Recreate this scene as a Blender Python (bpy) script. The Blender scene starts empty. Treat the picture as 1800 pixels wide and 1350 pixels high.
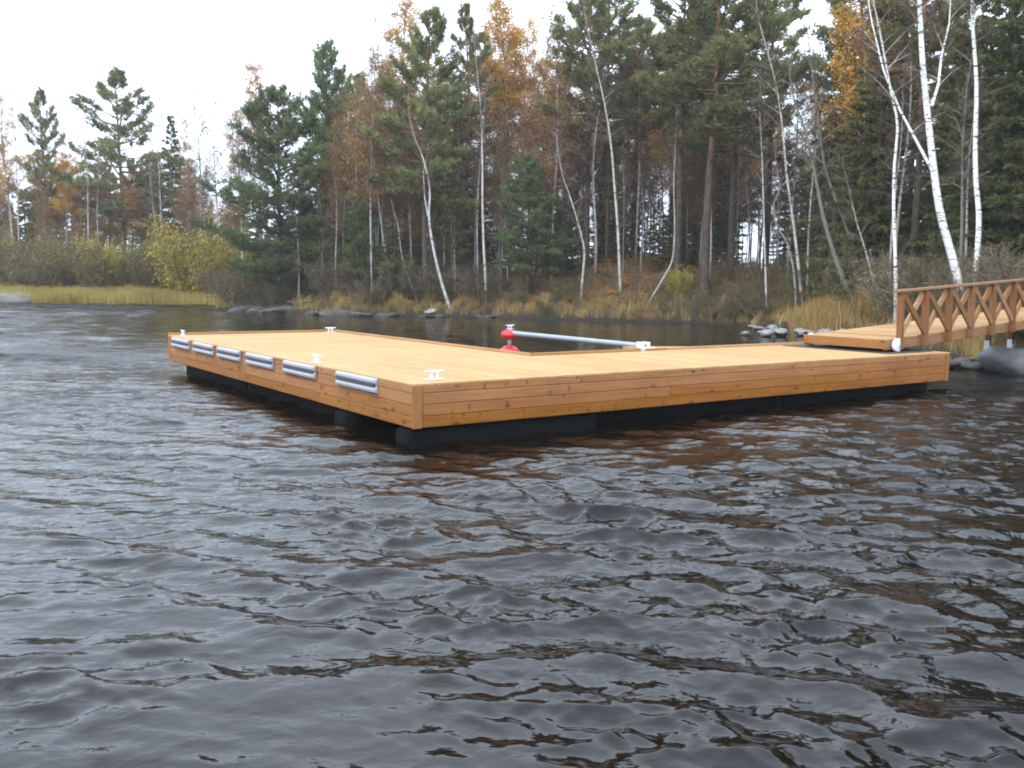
import bpy, math, random
import numpy as np

# ------------------------------------------------------------------ basics
S = bpy.context.scene
COL = S.collection
RS = np.random.RandomState(11)
random.seed(5)

# camera solved from the dock's corners (real metres, water at z = 0)
F, PITCH, ROLL, CAMH = 1631.53, 0.1102, 0.0135, 1.8662
cp, sp, cr, sr = math.cos(PITCH), math.sin(PITCH), math.cos(ROLL), math.sin(ROLL)
FW = np.array([0, cp, -sp]); _U = np.array([0, sp, cp]); _R = np.array([1., 0, 0])
R2 = cr * _R + sr * _U; U2 = -sr * _R + cr * _U


def uny(px, py, Y):
    """survey helper: the point at distance Y (metres ahead) seen at a photo position"""
    d = FW + (px - 900) / F * R2 - (py - 675) / F * U2
    return np.array([0, 0, CAMH]) + d * (Y / d[1])


def unz(px, py, z):
    d = FW + (px - 900) / F * R2 - (py - 675) / F * U2
    return np.array([0, 0, CAMH]) + d * ((z - CAMH) / d[2])


# dock frame
AX, AY, TH = -1.09, 10.218, 0.614
DU = np.array([math.cos(TH), math.sin(TH)]); DV = np.array([-math.sin(TH), math.cos(TH)])


def dock_pt(a, b, z=0.0):
    p = np.array([AX, AY]) + a * DU + b * DV
    return (float(p[0]), float(p[1]), float(z))


# ------------------------------------------------------------------ object helpers
def tag(o, label=None, cat=None, group=None, kind=None):
    if label: o['label'] = label
    if cat: o['category'] = cat
    if group: o['group'] = group
    if kind: o['kind'] = kind
    return o


def empty(name, loc, rz=0.0):
    o = bpy.data.objects.new(name, None)
    o.empty_display_size = 0.3
    COL.objects.link(o)
    o.location = loc; o.rotation_euler = (0, 0, rz)
    return o


class Geo:
    """collects tubes, boxes, quads ... and builds ONE mesh object"""
    def __init__(self):
        self.v = []; self.f4 = []; self.f3 = []; self.t4 = []; self.t3 = []; self.m4 = []; self.m3 = []
        self.n = 0

    def add(self, verts, quads=None, tris=None, tint=0.5, mat=0):
        verts = np.asarray(verts, float).reshape(-1, 3)
        if quads is not None and len(quads):
            q = np.asarray(quads, np.int64).reshape(-1, 4) + self.n
            self.f4.append(q); self.t4.append(np.broadcast_to(np.asarray(tint, float), (len(q),)).copy())
            self.m4.append(np.full(len(q), mat, np.int32))
        if tris is not None and len(tris):
            t = np.asarray(tris, np.int64).reshape(-1, 3) + self.n
            self.f3.append(t); self.t3.append(np.broadcast_to(np.asarray(tint, float) if np.ndim(tint) == 0 else np.asarray(tint, float)[:len(t)], (len(t),)).copy())
            self.m3.append(np.full(len(t), mat, np.int32))
        self.v.append(verts); self.n += len(verts)

    def tube(self, pts, rad, k=6, tint=0.5, mat=0, cap=True):
        pts = np.asarray(pts, float); n = len(pts)
        rad = np.broadcast_to(np.asarray(rad, float), (n,))
        t = np.gradient(pts, axis=0); t /= (np.linalg.norm(t, axis=1)[:, None] + 1e-9)
        ref = np.array([0, 0, 1.]) if abs(t[:, 2]).mean() < 0.75 else np.array([1., 0, 0])
        s = np.cross(t, ref); s /= (np.linalg.norm(s, axis=1)[:, None] + 1e-9)
        w = np.cross(s, t)
        a = np.arange(k) / k * 2 * math.pi
        V = pts[:, None, :] + rad[:, None, None] * (np.cos(a)[None, :, None] * s[:, None, :] + np.sin(a)[None, :, None] * w[:, None, :])
        i = np.arange(n - 1)[:, None] * k; j = np.arange(k)[None, :]; j2 = (j + 1) % k
        q = np.stack([i + j, i + j2, i + k + j2, i + k + j], -1).reshape(-1, 4)
        tt = tint if np.ndim(tint) == 0 else np.repeat(np.asarray(tint)[:n - 1], k)
        V = V.reshape(-1, 3)
        tr = None
        self.add(V, q, None, tt, mat)
        if cap and k > 3:
            b = self.n - n * k
            for ring in (0, n - 1):
                idx = b + ring * k + np.arange(k)
                c = pts[ring]
                self.v.append(c[None]); ci = self.n; self.n += 1
                tri = np.stack([idx, np.roll(idx, -1), np.full(k, ci)], -1)
                if ring == 0: tri = tri[:, ::-1]
                self.f3.append(tri); self.t3.append(np.full(k, float(np.mean(tt)))); self.m3.append(np.full(k, mat, np.int32))

    def prisms(self, P, Q, r0, r1, tint=0.5, mat=0):
        """many three-sided tapered twigs from P to Q at once"""
        P = np.asarray(P, float); Q = np.asarray(Q, float); n = len(P)
        if n == 0: return
        d = Q - P; d /= (np.linalg.norm(d, axis=1)[:, None] + 1e-9)
        ref = np.tile(np.array([0.31, 0.2, 0.93]), (n, 1))
        s = np.cross(d, ref); s /= (np.linalg.norm(s, axis=1)[:, None] + 1e-9); w = np.cross(s, d)
        r0 = np.broadcast_to(np.asarray(r0, float), (n,)); r1 = np.broadcast_to(np.asarray(r1, float), (n,))
        V = np.zeros((n, 6, 3))
        for i in range(3):
            a = i * 2 * math.pi / 3
            o = math.cos(a) * s + math.sin(a) * w
            V[:, i] = P + o * r0[:, None]; V[:, 3 + i] = Q + o * r1[:, None]
        b = (np.arange(n) * 6)[:, None, None]
        q = np.array([[0, 1, 4, 3], [1, 2, 5, 4], [2, 0, 3, 5]])[None] + b
        tt = np.repeat(np.broadcast_to(np.asarray(tint, float), (n,)), 3)
        self.add(V.reshape(-1, 3), q.reshape(-1, 4), None, tt, mat)

    def leaves(self, C, D, L, Wd, tint=0.5, mat=0, rng=RS):
        """many leaf / needle quads: centre C, long axis D, length L, width Wd"""
        C = np.asarray(C, float); n = len(C)
        if n == 0: return
        D = np.asarray(D, float); D = D / (np.linalg.norm(D, axis=1)[:, None] + 1e-9)
        r = rng.normal(size=(n, 3)); s = np.cross(D, r); s /= (np.linalg.norm(s, axis=1)[:, None] + 1e-9)
        L = np.broadcast_to(np.asarray(L, float), (n,))[:, None]; Wd = np.broadcast_to(np.asarray(Wd, float), (n,))[:, None]
        V = np.stack([C - D * L * .5, C + s * Wd * .5 - D * L * .08, C + D * L * .5, C - s * Wd * .5 - D * L * .08], 1)
        q = np.arange(4 * n).reshape(n, 4)
        self.add(V.reshape(-1, 3), q, None, tint, mat)

    def box(self, x0, x1, y0, y1, z0, z1, tint=0.5, mat=0, bev=0.0):
        if bev <= 0:
            V = [(x, y, z) for z in (z0, z1) for y in (y0, y1) for x in (x0, x1)]
            Q = [(0, 2, 3, 1), (4, 5, 7, 6), (0, 1, 5, 4), (2, 6, 7, 3), (0, 4, 6, 2), (1, 3, 7, 5)]
            self.add(V, Q, None, tint, mat); return
        e = bev; X = (x0, x1); Y = (y0, y1); Z = (z0, z1); V = []; idx = {}
        for iz in (0, 1):
            for iy in (0, 1):
                for ix in (0, 1):
                    sx = e if ix == 0 else -e; sy = e if iy == 0 else -e; sz = e if iz == 0 else -e
                    c = (X[ix], Y[iy], Z[iz])
                    idx[(ix, iy, iz, 'x')] = len(V); V.append((c[0], c[1] + sy, c[2] + sz))
                    idx[(ix, iy, iz, 'y')] = len(V); V.append((c[0] + sx, c[1], c[2] + sz))
                    idx[(ix, iy, iz, 'z')] = len(V); V.append((c[0] + sx, c[1] + sy, c[2]))
        g = lambda ix, iy, iz, k: idx[(ix, iy, iz, k)]
        Q = []
        for i in (0, 1):
            a = [g(i, 0, 0, 'x'), g(i, 1, 0, 'x'), g(i, 1, 1, 'x'), g(i, 0, 1, 'x')]; Q.append(a if i else a[::-1])
            a = [g(0, i, 0, 'y'), g(0, i, 1, 'y'), g(1, i, 1, 'y'), g(1, i, 0, 'y')]; Q.append(a if i else a[::-1])
            a = [g(0, 0, i, 'z'), g(1, 0, i, 'z'), g(1, 1, i, 'z'), g(0, 1, i, 'z')]; Q.append(a if i else a[::-1])
        for i in (0, 1):
            for j in (0, 1):
                Q.append([g(0, i, j, 'y'), g(1, i, j, 'y'), g(1, i, j, 'z'), g(0, i, j, 'z')])
                Q.append([g(i, 0, j, 'x'), g(i, 1, j, 'x'), g(i, 1, j, 'z'), g(i, 0, j, 'z')])
                Q.append([g(i, j, 0, 'x'), g(i, j, 1, 'x'), g(i, j, 1, 'y'), g(i, j, 0, 'y')])
        T = [[g(a, b, c, 'x'), g(a, b, c, 'y'), g(a, b, c, 'z')] for a in (0, 1) for b in (0, 1) for c in (0, 1)]
        self.add(V, Q, T, tint, mat)

    def mesh(self, name, mats, smooth=False, fix=False):
        me = bpy.data.meshes.new(name)
        V = np.concatenate(self.v) if self.v else np.zeros((0, 3))
        f4 = np.concatenate(self.f4) if self.f4 else np.zeros((0, 4), np.int64)
        f3 = np.concatenate(self.f3) if self.f3 else np.zeros((0, 3), np.int64)
        n4, n3 = len(f4), len(f3)
        me.vertices.add(len(V)); me.vertices.foreach_set('co', V.astype(np.float32).ravel())
        me.loops.add(n4 * 4 + n3 * 3)
        me.loops.foreach_set('vertex_index', np.concatenate([f4.ravel(), f3.ravel()]).astype(np.int32))
        me.polygons.add(n4 + n3)
        me.polygons.foreach_set('loop_start', np.concatenate([np.arange(n4) * 4, n4 * 4 + np.arange(n3) * 3]).astype(np.int32))
        T = np.concatenate(self.t4 + self.t3) if (self.t4 or self.t3) else np.zeros(0)
        Mi = np.concatenate(self.m4 + self.m3) if (self.m4 or self.m3) else np.zeros(0, np.int32)
        me.polygons.foreach_set('material_index', Mi.astype(np.int32))
        me.polygons.foreach_set('use_smooth', np.full(n4 + n3, smooth, bool))
        me.update(calc_edges=True)
        at = me.attributes.new('tint', 'FLOAT', 'FACE'); at.data.foreach_set('value', T.astype(np.float32))
        if fix:
            import bmesh
            bm = bmesh.new(); bm.from_mesh(me); bmesh.ops.recalc_face_normals(bm, faces=bm.faces); bm.to_mesh(me); bm.free()
        for m in (mats if isinstance(mats, (list, tuple)) else [mats]): me.materials.append(m)
        return me

    def build(self, name, mats, parent=None, smooth=False, fix=False):
        o = bpy.data.objects.new(name, self.mesh(name, mats, smooth, fix)); COL.objects.link(o)
        if parent is not None: o.parent = parent
        return o


def part(name, me, parent):
    o = bpy.data.objects.new(name, me); COL.objects.link(o); o.parent = parent
    return o


# ------------------------------------------------------------------ material helpers
def newmat(name):
    m = bpy.data.materials.new(name); m.use_nodes = True
    nt = m.node_tree; nt.nodes.clear()
    out = nt.nodes.new('ShaderNodeOutputMaterial')
    b = nt.nodes.new('ShaderNodeBsdfPrincipled')
    nt.links.new(b.outputs[0], out.inputs['Surface'])
    return m, nt, b


def nd(nt, t, **kw):
    n = nt.nodes.new(t)
    for k, v in kw.items(): setattr(n, k, v)
    return n


def lk(nt, a, b): nt.links.new(a, b)


def ramp(nt, fac, stops, interp='LINEAR'):
    r = nd(nt, 'ShaderNodeValToRGB'); cr_ = r.color_ramp; cr_.interpolation = interp
    while len(cr_.elements) < len(stops): cr_.elements.new(0.5)
    for e, (p, c) in zip(cr_.elements, stops):
        e.position = p; e.color = (c[0], c[1], c[2], 1) if len(c) == 3 else c
    lk(nt, fac, r.inputs[0]); return r.outputs[0]


def noise(nt, vec, scale, detail=3, rough=.55, dist=0.0):
    n = nd(nt, 'ShaderNodeTexNoise'); n.inputs['Scale'].default_value = scale
    n.inputs['Detail'].default_value = detail; n.inputs['Roughness'].default_value = rough
    n.inputs['Distortion'].default_value = dist
    if vec is not None: lk(nt, vec, n.inputs['Vector'])
    return n.outputs['Fac']


def mapping(nt, vec, scale=(1, 1, 1), loc=(0, 0, 0)):
    m = nd(nt, 'ShaderNodeMapping'); m.inputs['Scale'].default_value = scale; m.inputs['Location'].default_value = loc
    lk(nt, vec, m.inputs['Vector']); return m.outputs[0]


def math_(nt, op, a, b=None, c=None):
    n = nd(nt, 'ShaderNodeMath', operation=op)
    for i, v in enumerate((a, b, c)):
        if v is None: continue
        if isinstance(v, (int, float)): n.inputs[i].default_value = v
        else: lk(nt, v, n.inputs[i])
    return n.outputs[0]


def mixc(nt, fac, a, b, mode='MIX'):
    n = nd(nt, 'ShaderNodeMix', data_type='RGBA', blend_type=mode)
    for i, v in ((0, fac), (6, a), (7, b)):
        if isinstance(v, (int, float)): n.inputs[i].default_value = v
        elif isinstance(v, (tuple, list)): n.inputs[i].default_value = (v[0], v[1], v[2], 1)
        else: lk(nt, v, n.inputs[i])
    return n.outputs[2]


def attr(nt, name='tint'):
    a = nd(nt, 'ShaderNodeAttribute', attribute_name=name); return a.outputs['Fac']


def objc(nt): return nd(nt, 'ShaderNodeTexCoord').outputs['Object']


def bump(nt, b, h, strength=.3, dist=.01):
    n = nd(nt, 'ShaderNodeBump'); n.inputs['Strength'].default_value = strength; n.inputs['Distance'].default_value = dist
    lk(nt, h, n.inputs['Height']); lk(nt, n.outputs[0], b.inputs['Normal'])


def wood(name, axis, light, dark, knots=True, rough=.6, kscale=1.0):
    """planed softwood: grain along axis, one tint per board, knots with dark rings"""
    m, nt, b = newmat(name)
    oc = objc(nt); t = attr(nt)
    off = nd(nt, 'ShaderNodeCombineXYZ')
    lk(nt, math_(nt, 'MULTIPLY', t, 37.0), off.inputs[0]); lk(nt, math_(nt, 'MULTIPLY', t, 91.0), off.inputs[1]); lk(nt, math_(nt, 'MULTIPLY', t, 53.0), off.inputs[2])
    va = nd(nt, 'ShaderNodeVectorMath', operation='ADD'); lk(nt, oc, va.inputs[0]); lk(nt, off.outputs[0], va.inputs[1])
    vec = va.outputs[0]
    s1 = [22.0] * 3; s1[axis] = 1.3
    g1 = noise(nt, mapping(nt, vec, s1), 1.0, 4, .6, .6)
    s2 = [75.0] * 3; s2[axis] = 2.5
    g2 = noise(nt, mapping(nt, vec, s2), 1.0, 3, .6, .3)
    g3 = noise(nt, oc, .9, 3, .6)
    grain = math_(nt, 'ADD', math_(nt, 'MULTIPLY', g1, .6), math_(nt, 'MULTIPLY', g2, .4))
    c = ramp(nt, grain, [(.3, dark), (.62, light)])
    tv = math_(nt, 'ADD', .80, math_(nt, 'MULTIPLY', t, .40))
    hs = nd(nt, 'ShaderNodeHueSaturation'); lk(nt, c, hs.inputs['Color']); lk(nt, tv, hs.inputs['Value'])
    lk(nt, math_(nt, 'ADD', 1.12, math_(nt, 'MULTIPLY', t, -.22)), hs.inputs['Saturation'])
    c = mixc(nt, math_(nt, 'MULTIPLY', math_(nt, 'SUBTRACT', g3, .42), .8), hs.outputs[0], (dark[0] * .7, dark[1] * .62, dark[2] * .55))
    if knots:
        s3 = [9.0 * kscale] * 3; s3[axis] = 4.2 * kscale
        vo = nd(nt, 'ShaderNodeTexVoronoi', feature='F1'); vo.inputs['Randomness'].default_value = .9
        lk(nt, mapping(nt, vec, s3), vo.inputs['Vector']); vo.inputs['Scale'].default_value = 1.0
        keep = math_(nt, 'GREATER_THAN', nd_sep(nt, vo.outputs['Color']), .6)
        k = ramp(nt, vo.outputs['Distance'], [(.07, (1, 1, 1)), (.15, (.65, .65, .65)), (.26, (0, 0, 0))])
        k = math_(nt, 'MULTIPLY', k, keep)
        c = mixc(nt, math_(nt, 'MULTIPLY', k, .82), c, (dark[0] * .22, dark[1] * .14, dark[2] * .1))
        s4 = [6.5 * kscale] * 3; s4[axis] = 13.0 * kscale
        v2 = nd(nt, 'ShaderNodeTexVoronoi', feature='F1'); lk(nt, mapping(nt, vec, s4, (3.3, 1.7, 5.1)), v2.inputs['Vector']); v2.inputs['Scale'].default_value = 1.0
        kp = math_(nt, 'GREATER_THAN', nd_sep(nt, v2.outputs['Color']), .86)
        k2 = math_(nt, 'MULTIPLY', ramp(nt, v2.outputs['Distance'], [(.18, (1, 1, 1)), (.38, (0, 0, 0))]), kp)
        c = mixc(nt, math_(nt, 'MULTIPLY', k2, .6), c, (dark[0] * .4, dark[1] * .28, dark[2] * .2))
    lk(nt, c, b.inputs['Base Color'])
    b.inputs['Roughness'].default_value = rough; b.inputs['Specular IOR Level'].default_value = .3
    bump(nt, b, grain, .25, .004)
    return m


def nd_sep(nt, col):
    s = nd(nt, 'ShaderNodeSeparateColor'); lk(nt, col, s.inputs[0]); return s.outputs[0]


def plain(name, col, rough=.5, metal=0.0, spec=.5, var=.25, scale=12.0, bmp=0.0):
    m, nt, b = newmat(name)
    n = noise(nt, objc(nt), scale, 4, .6)
    c = mixc(nt, n, tuple(x * (1 - var) for x in col), tuple(min(1, x * (1 + var)) for x in col))
    lk(nt, c, b.inputs['Base Color']); b.inputs['Roughness'].default_value = rough; b.inputs['Metallic'].default_value = metal
    b.inputs['Specular IOR Level'].default_value = spec
    if bmp: bump(nt, b, n, bmp, .01)
    return m


def foliage(name, stops, objvar=.25, trans=.4, scale=1.4, rough=.7):
    """leaf / needle colour: per-clump tint x slow noise x per-tree shift"""
    m, nt, b = newmat(name)
    t = attr(nt); n = noise(nt, objc(nt), scale, 2, .5)
    f = math_(nt, 'ADD', math_(nt, 'MULTIPLY', t, .6), math_(nt, 'MULTIPLY', n, .4))
    c = ramp(nt, f, stops)
    oi = nd(nt, 'ShaderNodeObjectInfo')
    hs = nd(nt, 'ShaderNodeHueSaturation'); lk(nt, c, hs.inputs['Color'])
    lk(nt, math_(nt, 'ADD', 1 - objvar * .5, math_(nt, 'MULTIPLY', oi.outputs['Random'], objvar)), hs.inputs['Value'])
    lk(nt, math_(nt, 'ADD', .5 - objvar * .045, math_(nt, 'MULTIPLY', oi.outputs['Random'], objvar * .09)), hs.inputs['Hue'])
    lk(nt, hs.outputs[0], b.inputs['Base Color'])
    b.inputs['Roughness'].default_value = rough; b.inputs['Specular IOR Level'].default_value = .25
    tr = nd(nt, 'ShaderNodeBsdfTranslucent'); lk(nt, hs.outputs[0], tr.inputs[0])
    mx = nd(nt, 'ShaderNodeMixShader'); mx.inputs[0].default_value = trans
    out = [x for x in nt.nodes if x.type == 'OUTPUT_MATERIAL'][0]
    lk(nt, b.outputs[0], mx.inputs[1]); lk(nt, tr.outputs[0], mx.inputs[2]); lk(nt, mx.outputs[0], out.inputs['Surface'])
    return m


M = {}
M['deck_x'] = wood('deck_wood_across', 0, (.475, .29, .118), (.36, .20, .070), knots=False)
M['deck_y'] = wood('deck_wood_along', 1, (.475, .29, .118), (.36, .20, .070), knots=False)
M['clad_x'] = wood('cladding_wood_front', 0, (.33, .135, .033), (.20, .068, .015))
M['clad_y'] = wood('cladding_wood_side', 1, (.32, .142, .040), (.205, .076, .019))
M['clad_z'] = wood('post_wood', 2, (.31, .142, .043), (.21, .088, .025), knots=False)
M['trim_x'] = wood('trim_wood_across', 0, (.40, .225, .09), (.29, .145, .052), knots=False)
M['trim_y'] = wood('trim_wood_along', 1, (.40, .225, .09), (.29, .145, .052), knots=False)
M['rail_x'] = wood('gangway_wood', 0, (.285, .14, .06), (.18, .08, .032), knots=False)
M['rail_z'] = wood('gangway_post_wood', 2, (.26, .12, .052), (.165, .068, .028), knots=False)
M['gdeck'] = wood('gangway_deck_wood', 1, (.42, .245, .105), (.30, .16, .062), knots=False)
M['float'] = plain('float_plastic', (.0045, .005, .006), .75, spec=.06, var=.5, scale=3)
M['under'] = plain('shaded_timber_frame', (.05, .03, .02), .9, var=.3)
M['fender'] = plain('fender_vinyl', (.28, .29, .325), .38, var=.12, scale=6)
M['groove'] = plain('groove_strip', (.045, .047, .055), .55, var=.2)
M['galv'] = plain('galvanised_steel', (.66, .67, .69), .42, metal=.25, var=.12, scale=9)
M['pipe'] = plain('galvanised_pipe', (.30, .33, .37), .45, metal=.35, var=.2, scale=5)
M['white'] = plain('white_plastic', (.82, .83, .86), .4, var=.06)
M['red'] = plain('red_buoy_plastic', (.62, .02, .022), .38, var=.2, scale=5)
M['rubber'] = plain('rubber_and_shadow', (.03, .031, .034), .6, var=.3)
M['pine'] = foliage('pine_needles', [(.1, (.082, .088, .034)), (.5, (.19, .20, .074)), (.9, (.30, .31, .115))], .35)
M['pine_b'] = foliage('bluish_pine_needles', [(.1, (.058, .08, .036)), (.5, (.135, .185, .074)), (.9, (.22, .28, .115))], .25)
M['spruce'] = foliage('spruce_needles', [(.1, (.068, .076, .028)), (.5, (.15, .165, .06)), (.9, (.24, .25, .09))], .35)
M['olive'] = foliage('olive_needles', [(.1, (.07, .07, .026)), (.5, (.16, .15, .055)), (.9, (.25, .21, .075))], .3)
M['orange'] = foliage('orange_birch_leaves', [(.15, (.28, .135, .03)), (.5, (.54, .29, .055)), (.85, (.72, .44, .09))], .3, .35)
M['gold'] = foliage('golden_birch_leaves', [(.15, (.36, .18, .03)), (.5, (.66, .37, .05)), (.85, (.85, .55, .09))], .15, .4)
M['russet'] = foliage('russet_birch_leaves', [(.15, (.17, .092, .038)), (.5, (.31, .175, .068)), (.85, (.45, .275, .10))], .3, .3)
M['yellow'] = foliage('yellow_willow_leaves', [(.15, (.17, .145, .02)), (.5, (.46, .38, .04)), (.85, (.70, .58, .075))], .2, .35)
M['olive_spruce'] = foliage('olive_spruce_needles', [(.1, (.07, .068, .03)), (.5, (.155, .142, .06)), (.9, (.24, .21, .085))], .35)
M['yellowgreen'] = foliage('yellow_green_leaves', [(.15, (.12, .105, .022)), (.5, (.29, .25, .05)), (.85, (.45, .39, .08))], .35, .35)
M['olivebush'] = foliage('olive_shrub_leaves', [(.15, (.07, .062, .024)), (.5, (.165, .140, .050)), (.85, (.28, .235, .08))], .4, .3)
M['grass'] = foliage('autumn_grass', [(.15, (.19, .135, .05)), (.5, (.38, .27, .10)), (.85, (.54, .41, .18))], .1, .3, .5)
M['sedge'] = foliage('yellow_sedge', [(.15, (.26, .20, .055)), (.5, (.43, .34, .10)), (.85, (.56, .46, .17))], .1, .3, .25)
M['reed'] = foliage('golden_reeds', [(.15, (.26, .175, .06)), (.5, (.44, .31, .11)), (.85, (.58, .43, .18))], .1, .35, .5)
M['heath'] = foliage('heath_leaves', [(.12, (.09, .06, .022)), (.45, (.24, .125, .032)), (.7, (.38, .17, .038)), (.95, (.30, .23, .06))], .1, .2, .45)
M['twig'] = foliage('bare_twigs', [(.2, (.055, .032, .026)), (.5, (.095, .058, .047)), (.85, (.15, .10, .084))], .3, 0.0, .8)
M['greytwig'] = foliage('grey_twigs', [(.2, (.070, .056, .036)), (.5, (.130, .105, .070)), (.85, (.20, .168, .12))], .3, 0.0, .8)


def bark_birch(name, white=(.66, .65, .63), dirt=.45):
    m, nt, b = newmat(name)
    oc = objc(nt); t = attr(nt)
    d = noise(nt, mapping(nt, oc, (3.5, 3.5, 16)), 1.0, 3, .6, .5)
    d2 = noise(nt, mapping(nt, oc, (2, 2, 3.2)), 1.0, 4, .7)
    c = ramp(nt, d, [(.37, (.04, .036, .033)), (.43, white)])
    c = mixc(nt, ramp(nt, d2, [(.45, (0, 0, 0)), (.75, (dirt, dirt, dirt))]), c, (.13, .11, .095))
    base = ramp(nt, t, [(0, (1, 1, 1)), (.035, (.35, .35, .35)), (.09, (0, 0, 0))])
    c = mixc(nt, math_(nt, 'MULTIPLY', nd_sep(nt, base), .55), c, (.10, .088, .075))
    top = ramp(nt, t, [(.55, (0, 0, 0)), (.95, (1, 1, 1))])
    c = mixc(nt, math_(nt, 'MULTIPLY', nd_sep(nt, top), .8), c, (.17, .11, .085))
    lk(nt, c, b.inputs['Base Color']); b.inputs['Roughness'].default_value = .65
    bump(nt, b, d, .3, .01)
    return m


def bark_pine(name):
    m, nt, b = newmat(name)
    oc = objc(nt); t = attr(nt)
    c = ramp(nt, t, [(.0, (.085, .066, .055)), (.3, (.11, .075, .056)), (.5, (.25, .12, .058)), (.85, (.33, .15, .065))])
    n = noise(nt, mapping(nt, oc, (9, 9, 3)), 1.0, 4, .7, .4)
    c = mixc(nt, ramp(nt, n, [(.35, (1, 1, 1)), (.62, (0, 0, 0))]), c, (.035, .027, .023))
    lk(nt, c, b.inputs['Base Color']); b.inputs['Roughness'].default_value = .9
    bump(nt, b, n, .6, .03)
    return m


M['birch'] = bark_birch('birch_bark', (.40, .385, .365), .75)
M['birch_clean'] = bark_birch('white_birch_bark', (.80, .79, .77), .22)
M['birch_mid'] = bark_birch('greyish_birch_bark', (.52, .505, .48), .6)
M['greybark'] = plain('grey_alder_bark', (.17, .15, .135), .85, var=.55, scale=6, bmp=.5)
M['pinebark'] = bark_pine('pine_bark')
M['darkbark'] = plain('dark_bark', (.06, .048, .04), .9, var=.4, scale=8, bmp=.5)


def rock_mat(name, a, b_, moss=.3):
    m, nt, b = newmat(name)
    oc = objc(nt)
    n1 = noise(nt, oc, 2.2, 6, .65); n2 = noise(nt, oc, 9, 4, .7)
    c = mixc(nt, ramp(nt, n1, [(.35, (0, 0, 0)), (.65, (1, 1, 1))]), a, b_)
    c = mixc(nt, math_(nt, 'MULTIPLY', ramp(nt, n2, [(.5, (0, 0, 0)), (.75, (1, 1, 1))]), moss), c, (.16, .14, .05))
    ge = nd(nt, 'ShaderNodeNewGeometry'); sx = nd(nt, 'ShaderNodeSeparateXYZ'); lk(nt, ge.outputs['Position'], sx.inputs[0])
    wet = ramp(nt, math_(nt, 'ADD', sx.outputs[2], math_(nt, 'MULTIPLY', n1, .15)), [(.1, (1, 1, 1)), (.26, (0, 0, 0))])
    c = mixc(nt, math_(nt, 'MULTIPLY', nd_sep(nt, wet), .72), c, (.022, .02, .019))
    lk(nt, c, b.inputs['Base Color']); b.inputs['Roughness'].default_value = .75
    bump(nt, b, n2, .6, .03)
    return m


M['rock'] = rock_mat('shore_rock', (.13, .125, .115), (.36, .355, .34), .5)
M['rock_dark'] = rock_mat('dark_shore_rock', (.034, .03, .026), (.11, .10, .085), .6)
M['boulder'] = rock_mat('grey_boulder_stone', (.20, .20, .205), (.40, .40, .41), .12)

# ------------------------------------------------------------------ terrain
SHORE = np.array([(-3000, 500), (-600, 130), (-160, 72), (-70, 62), (-45, 60.5), (-31.7, 62), (-22, 63.3), (-19.3, 62.5), (-17.6, 57), (-15.4, 54.1), (-12, 49.5),
                  (-8.8, 47.6), (-5, 48.2), (-1.5, 47.8), (2, 45.5), (5.4, 44.6), (8, 44.2), (10.4, 42.2), (11.6, 38.5), (11.4, 35.5),
                  (12.2, 31), (12.3, 26), (11.4, 22.4), (11.2, 20.4), (13, 18.6), (18, 16), (34, 8), (90, -10), (600, -120), (3000, -500)], float)


def shore_dist(X, Y):
    """distance to the waterline, positive on land"""
    P = np.stack([X, Y], -1); best = np.full(X.shape, 1e9); sgn = np.ones(X.shape)
    for a, b in zip(SHORE[:-1], SHORE[1:]):
        d = b - a; L2 = (d * d).sum()
        t = np.clip(((P - a) @ d) / L2, 0, 1)
        q = a + t[..., None] * d; w = P - q; dist = np.sqrt((w * w).sum(-1))
        cross = d[0] * (P[..., 1] - a[1]) - d[1] * (P[..., 0] - a[0])
        m = dist < best - 1e-9
        best = np.where(m, dist, best); sgn = np.where(m, np.where(cross > 0, 1., -1.), sgn)
    return best * sgn


def vnoise(X, Y, seed=0):
    r = np.random.RandomState(seed); o = np.zeros(np.shape(X))
    for k in range(14):
        a = r.uniform(0, 2 * math.pi); w = 2 * math.pi / r.uniform(.8, 1.25)
        o = o + np.sin(w * (np.cos(a) * X + np.sin(a) * Y) + r.uniform(0, 6.28))
    return o / 14 ** .5


def land_h(X, Y):
    X = np.asarray(X, float); Y = np.asarray(Y, float)
    d = shore_dist(X, Y)
    right = 1 / (1 + np.exp(np.clip(-(X + 14) / 3.0, -50, 50)))            # the wooded point rises, the left bay is low
    dd = np.clip(d, 0, None)
    bank = .38 * (1 - np.exp(-dd / .5))
    rise = np.where(dd < 7, .2 * dd, 1.4 + .02 * (np.minimum(dd, 40) - 7))
    hr = bank + rise * np.clip(1.25 - .00 * X, 0, 2)
    hl = .10 * (1 - np.exp(-dd / .5)) + .045 * np.minimum(dd, 30)
    h = right * hr + (1 - right) * hl
    far = np.clip((dd - 22) / 20, 0, 1)
    h = h * (1 - .55 * far)
    h = h + 1.0 * np.exp(-(((X - 6.5) / 4.2) ** 2 + ((Y - 54.0) / 4.5) ** 2))
    h = h + .07 * vnoise(X / 1.4, Y / 1.4, 3) * np.clip(dd / 1.0, 0, 1) + .12 * vnoise(X / 5, Y / 5, 4) * np.clip(dd / 4, 0, 1)
    return np.where(d < 0, np.maximum(-1.5, d * .5 - .02), h)


def gh(x, y): return float(land_h(np.array([x]), np.array([y]))[0])


def axis_grid(lo, hi, step, far, g=1.35):
    a = list(np.arange(lo, hi + 1e-6, step)); s = step
    x = hi
    while x < far: s *= g; x += s; a.append(x)
    x = lo; s = step
    while x > -far: s *= g; x -= s; a.insert(0, x)
    return np.array(a)


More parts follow.
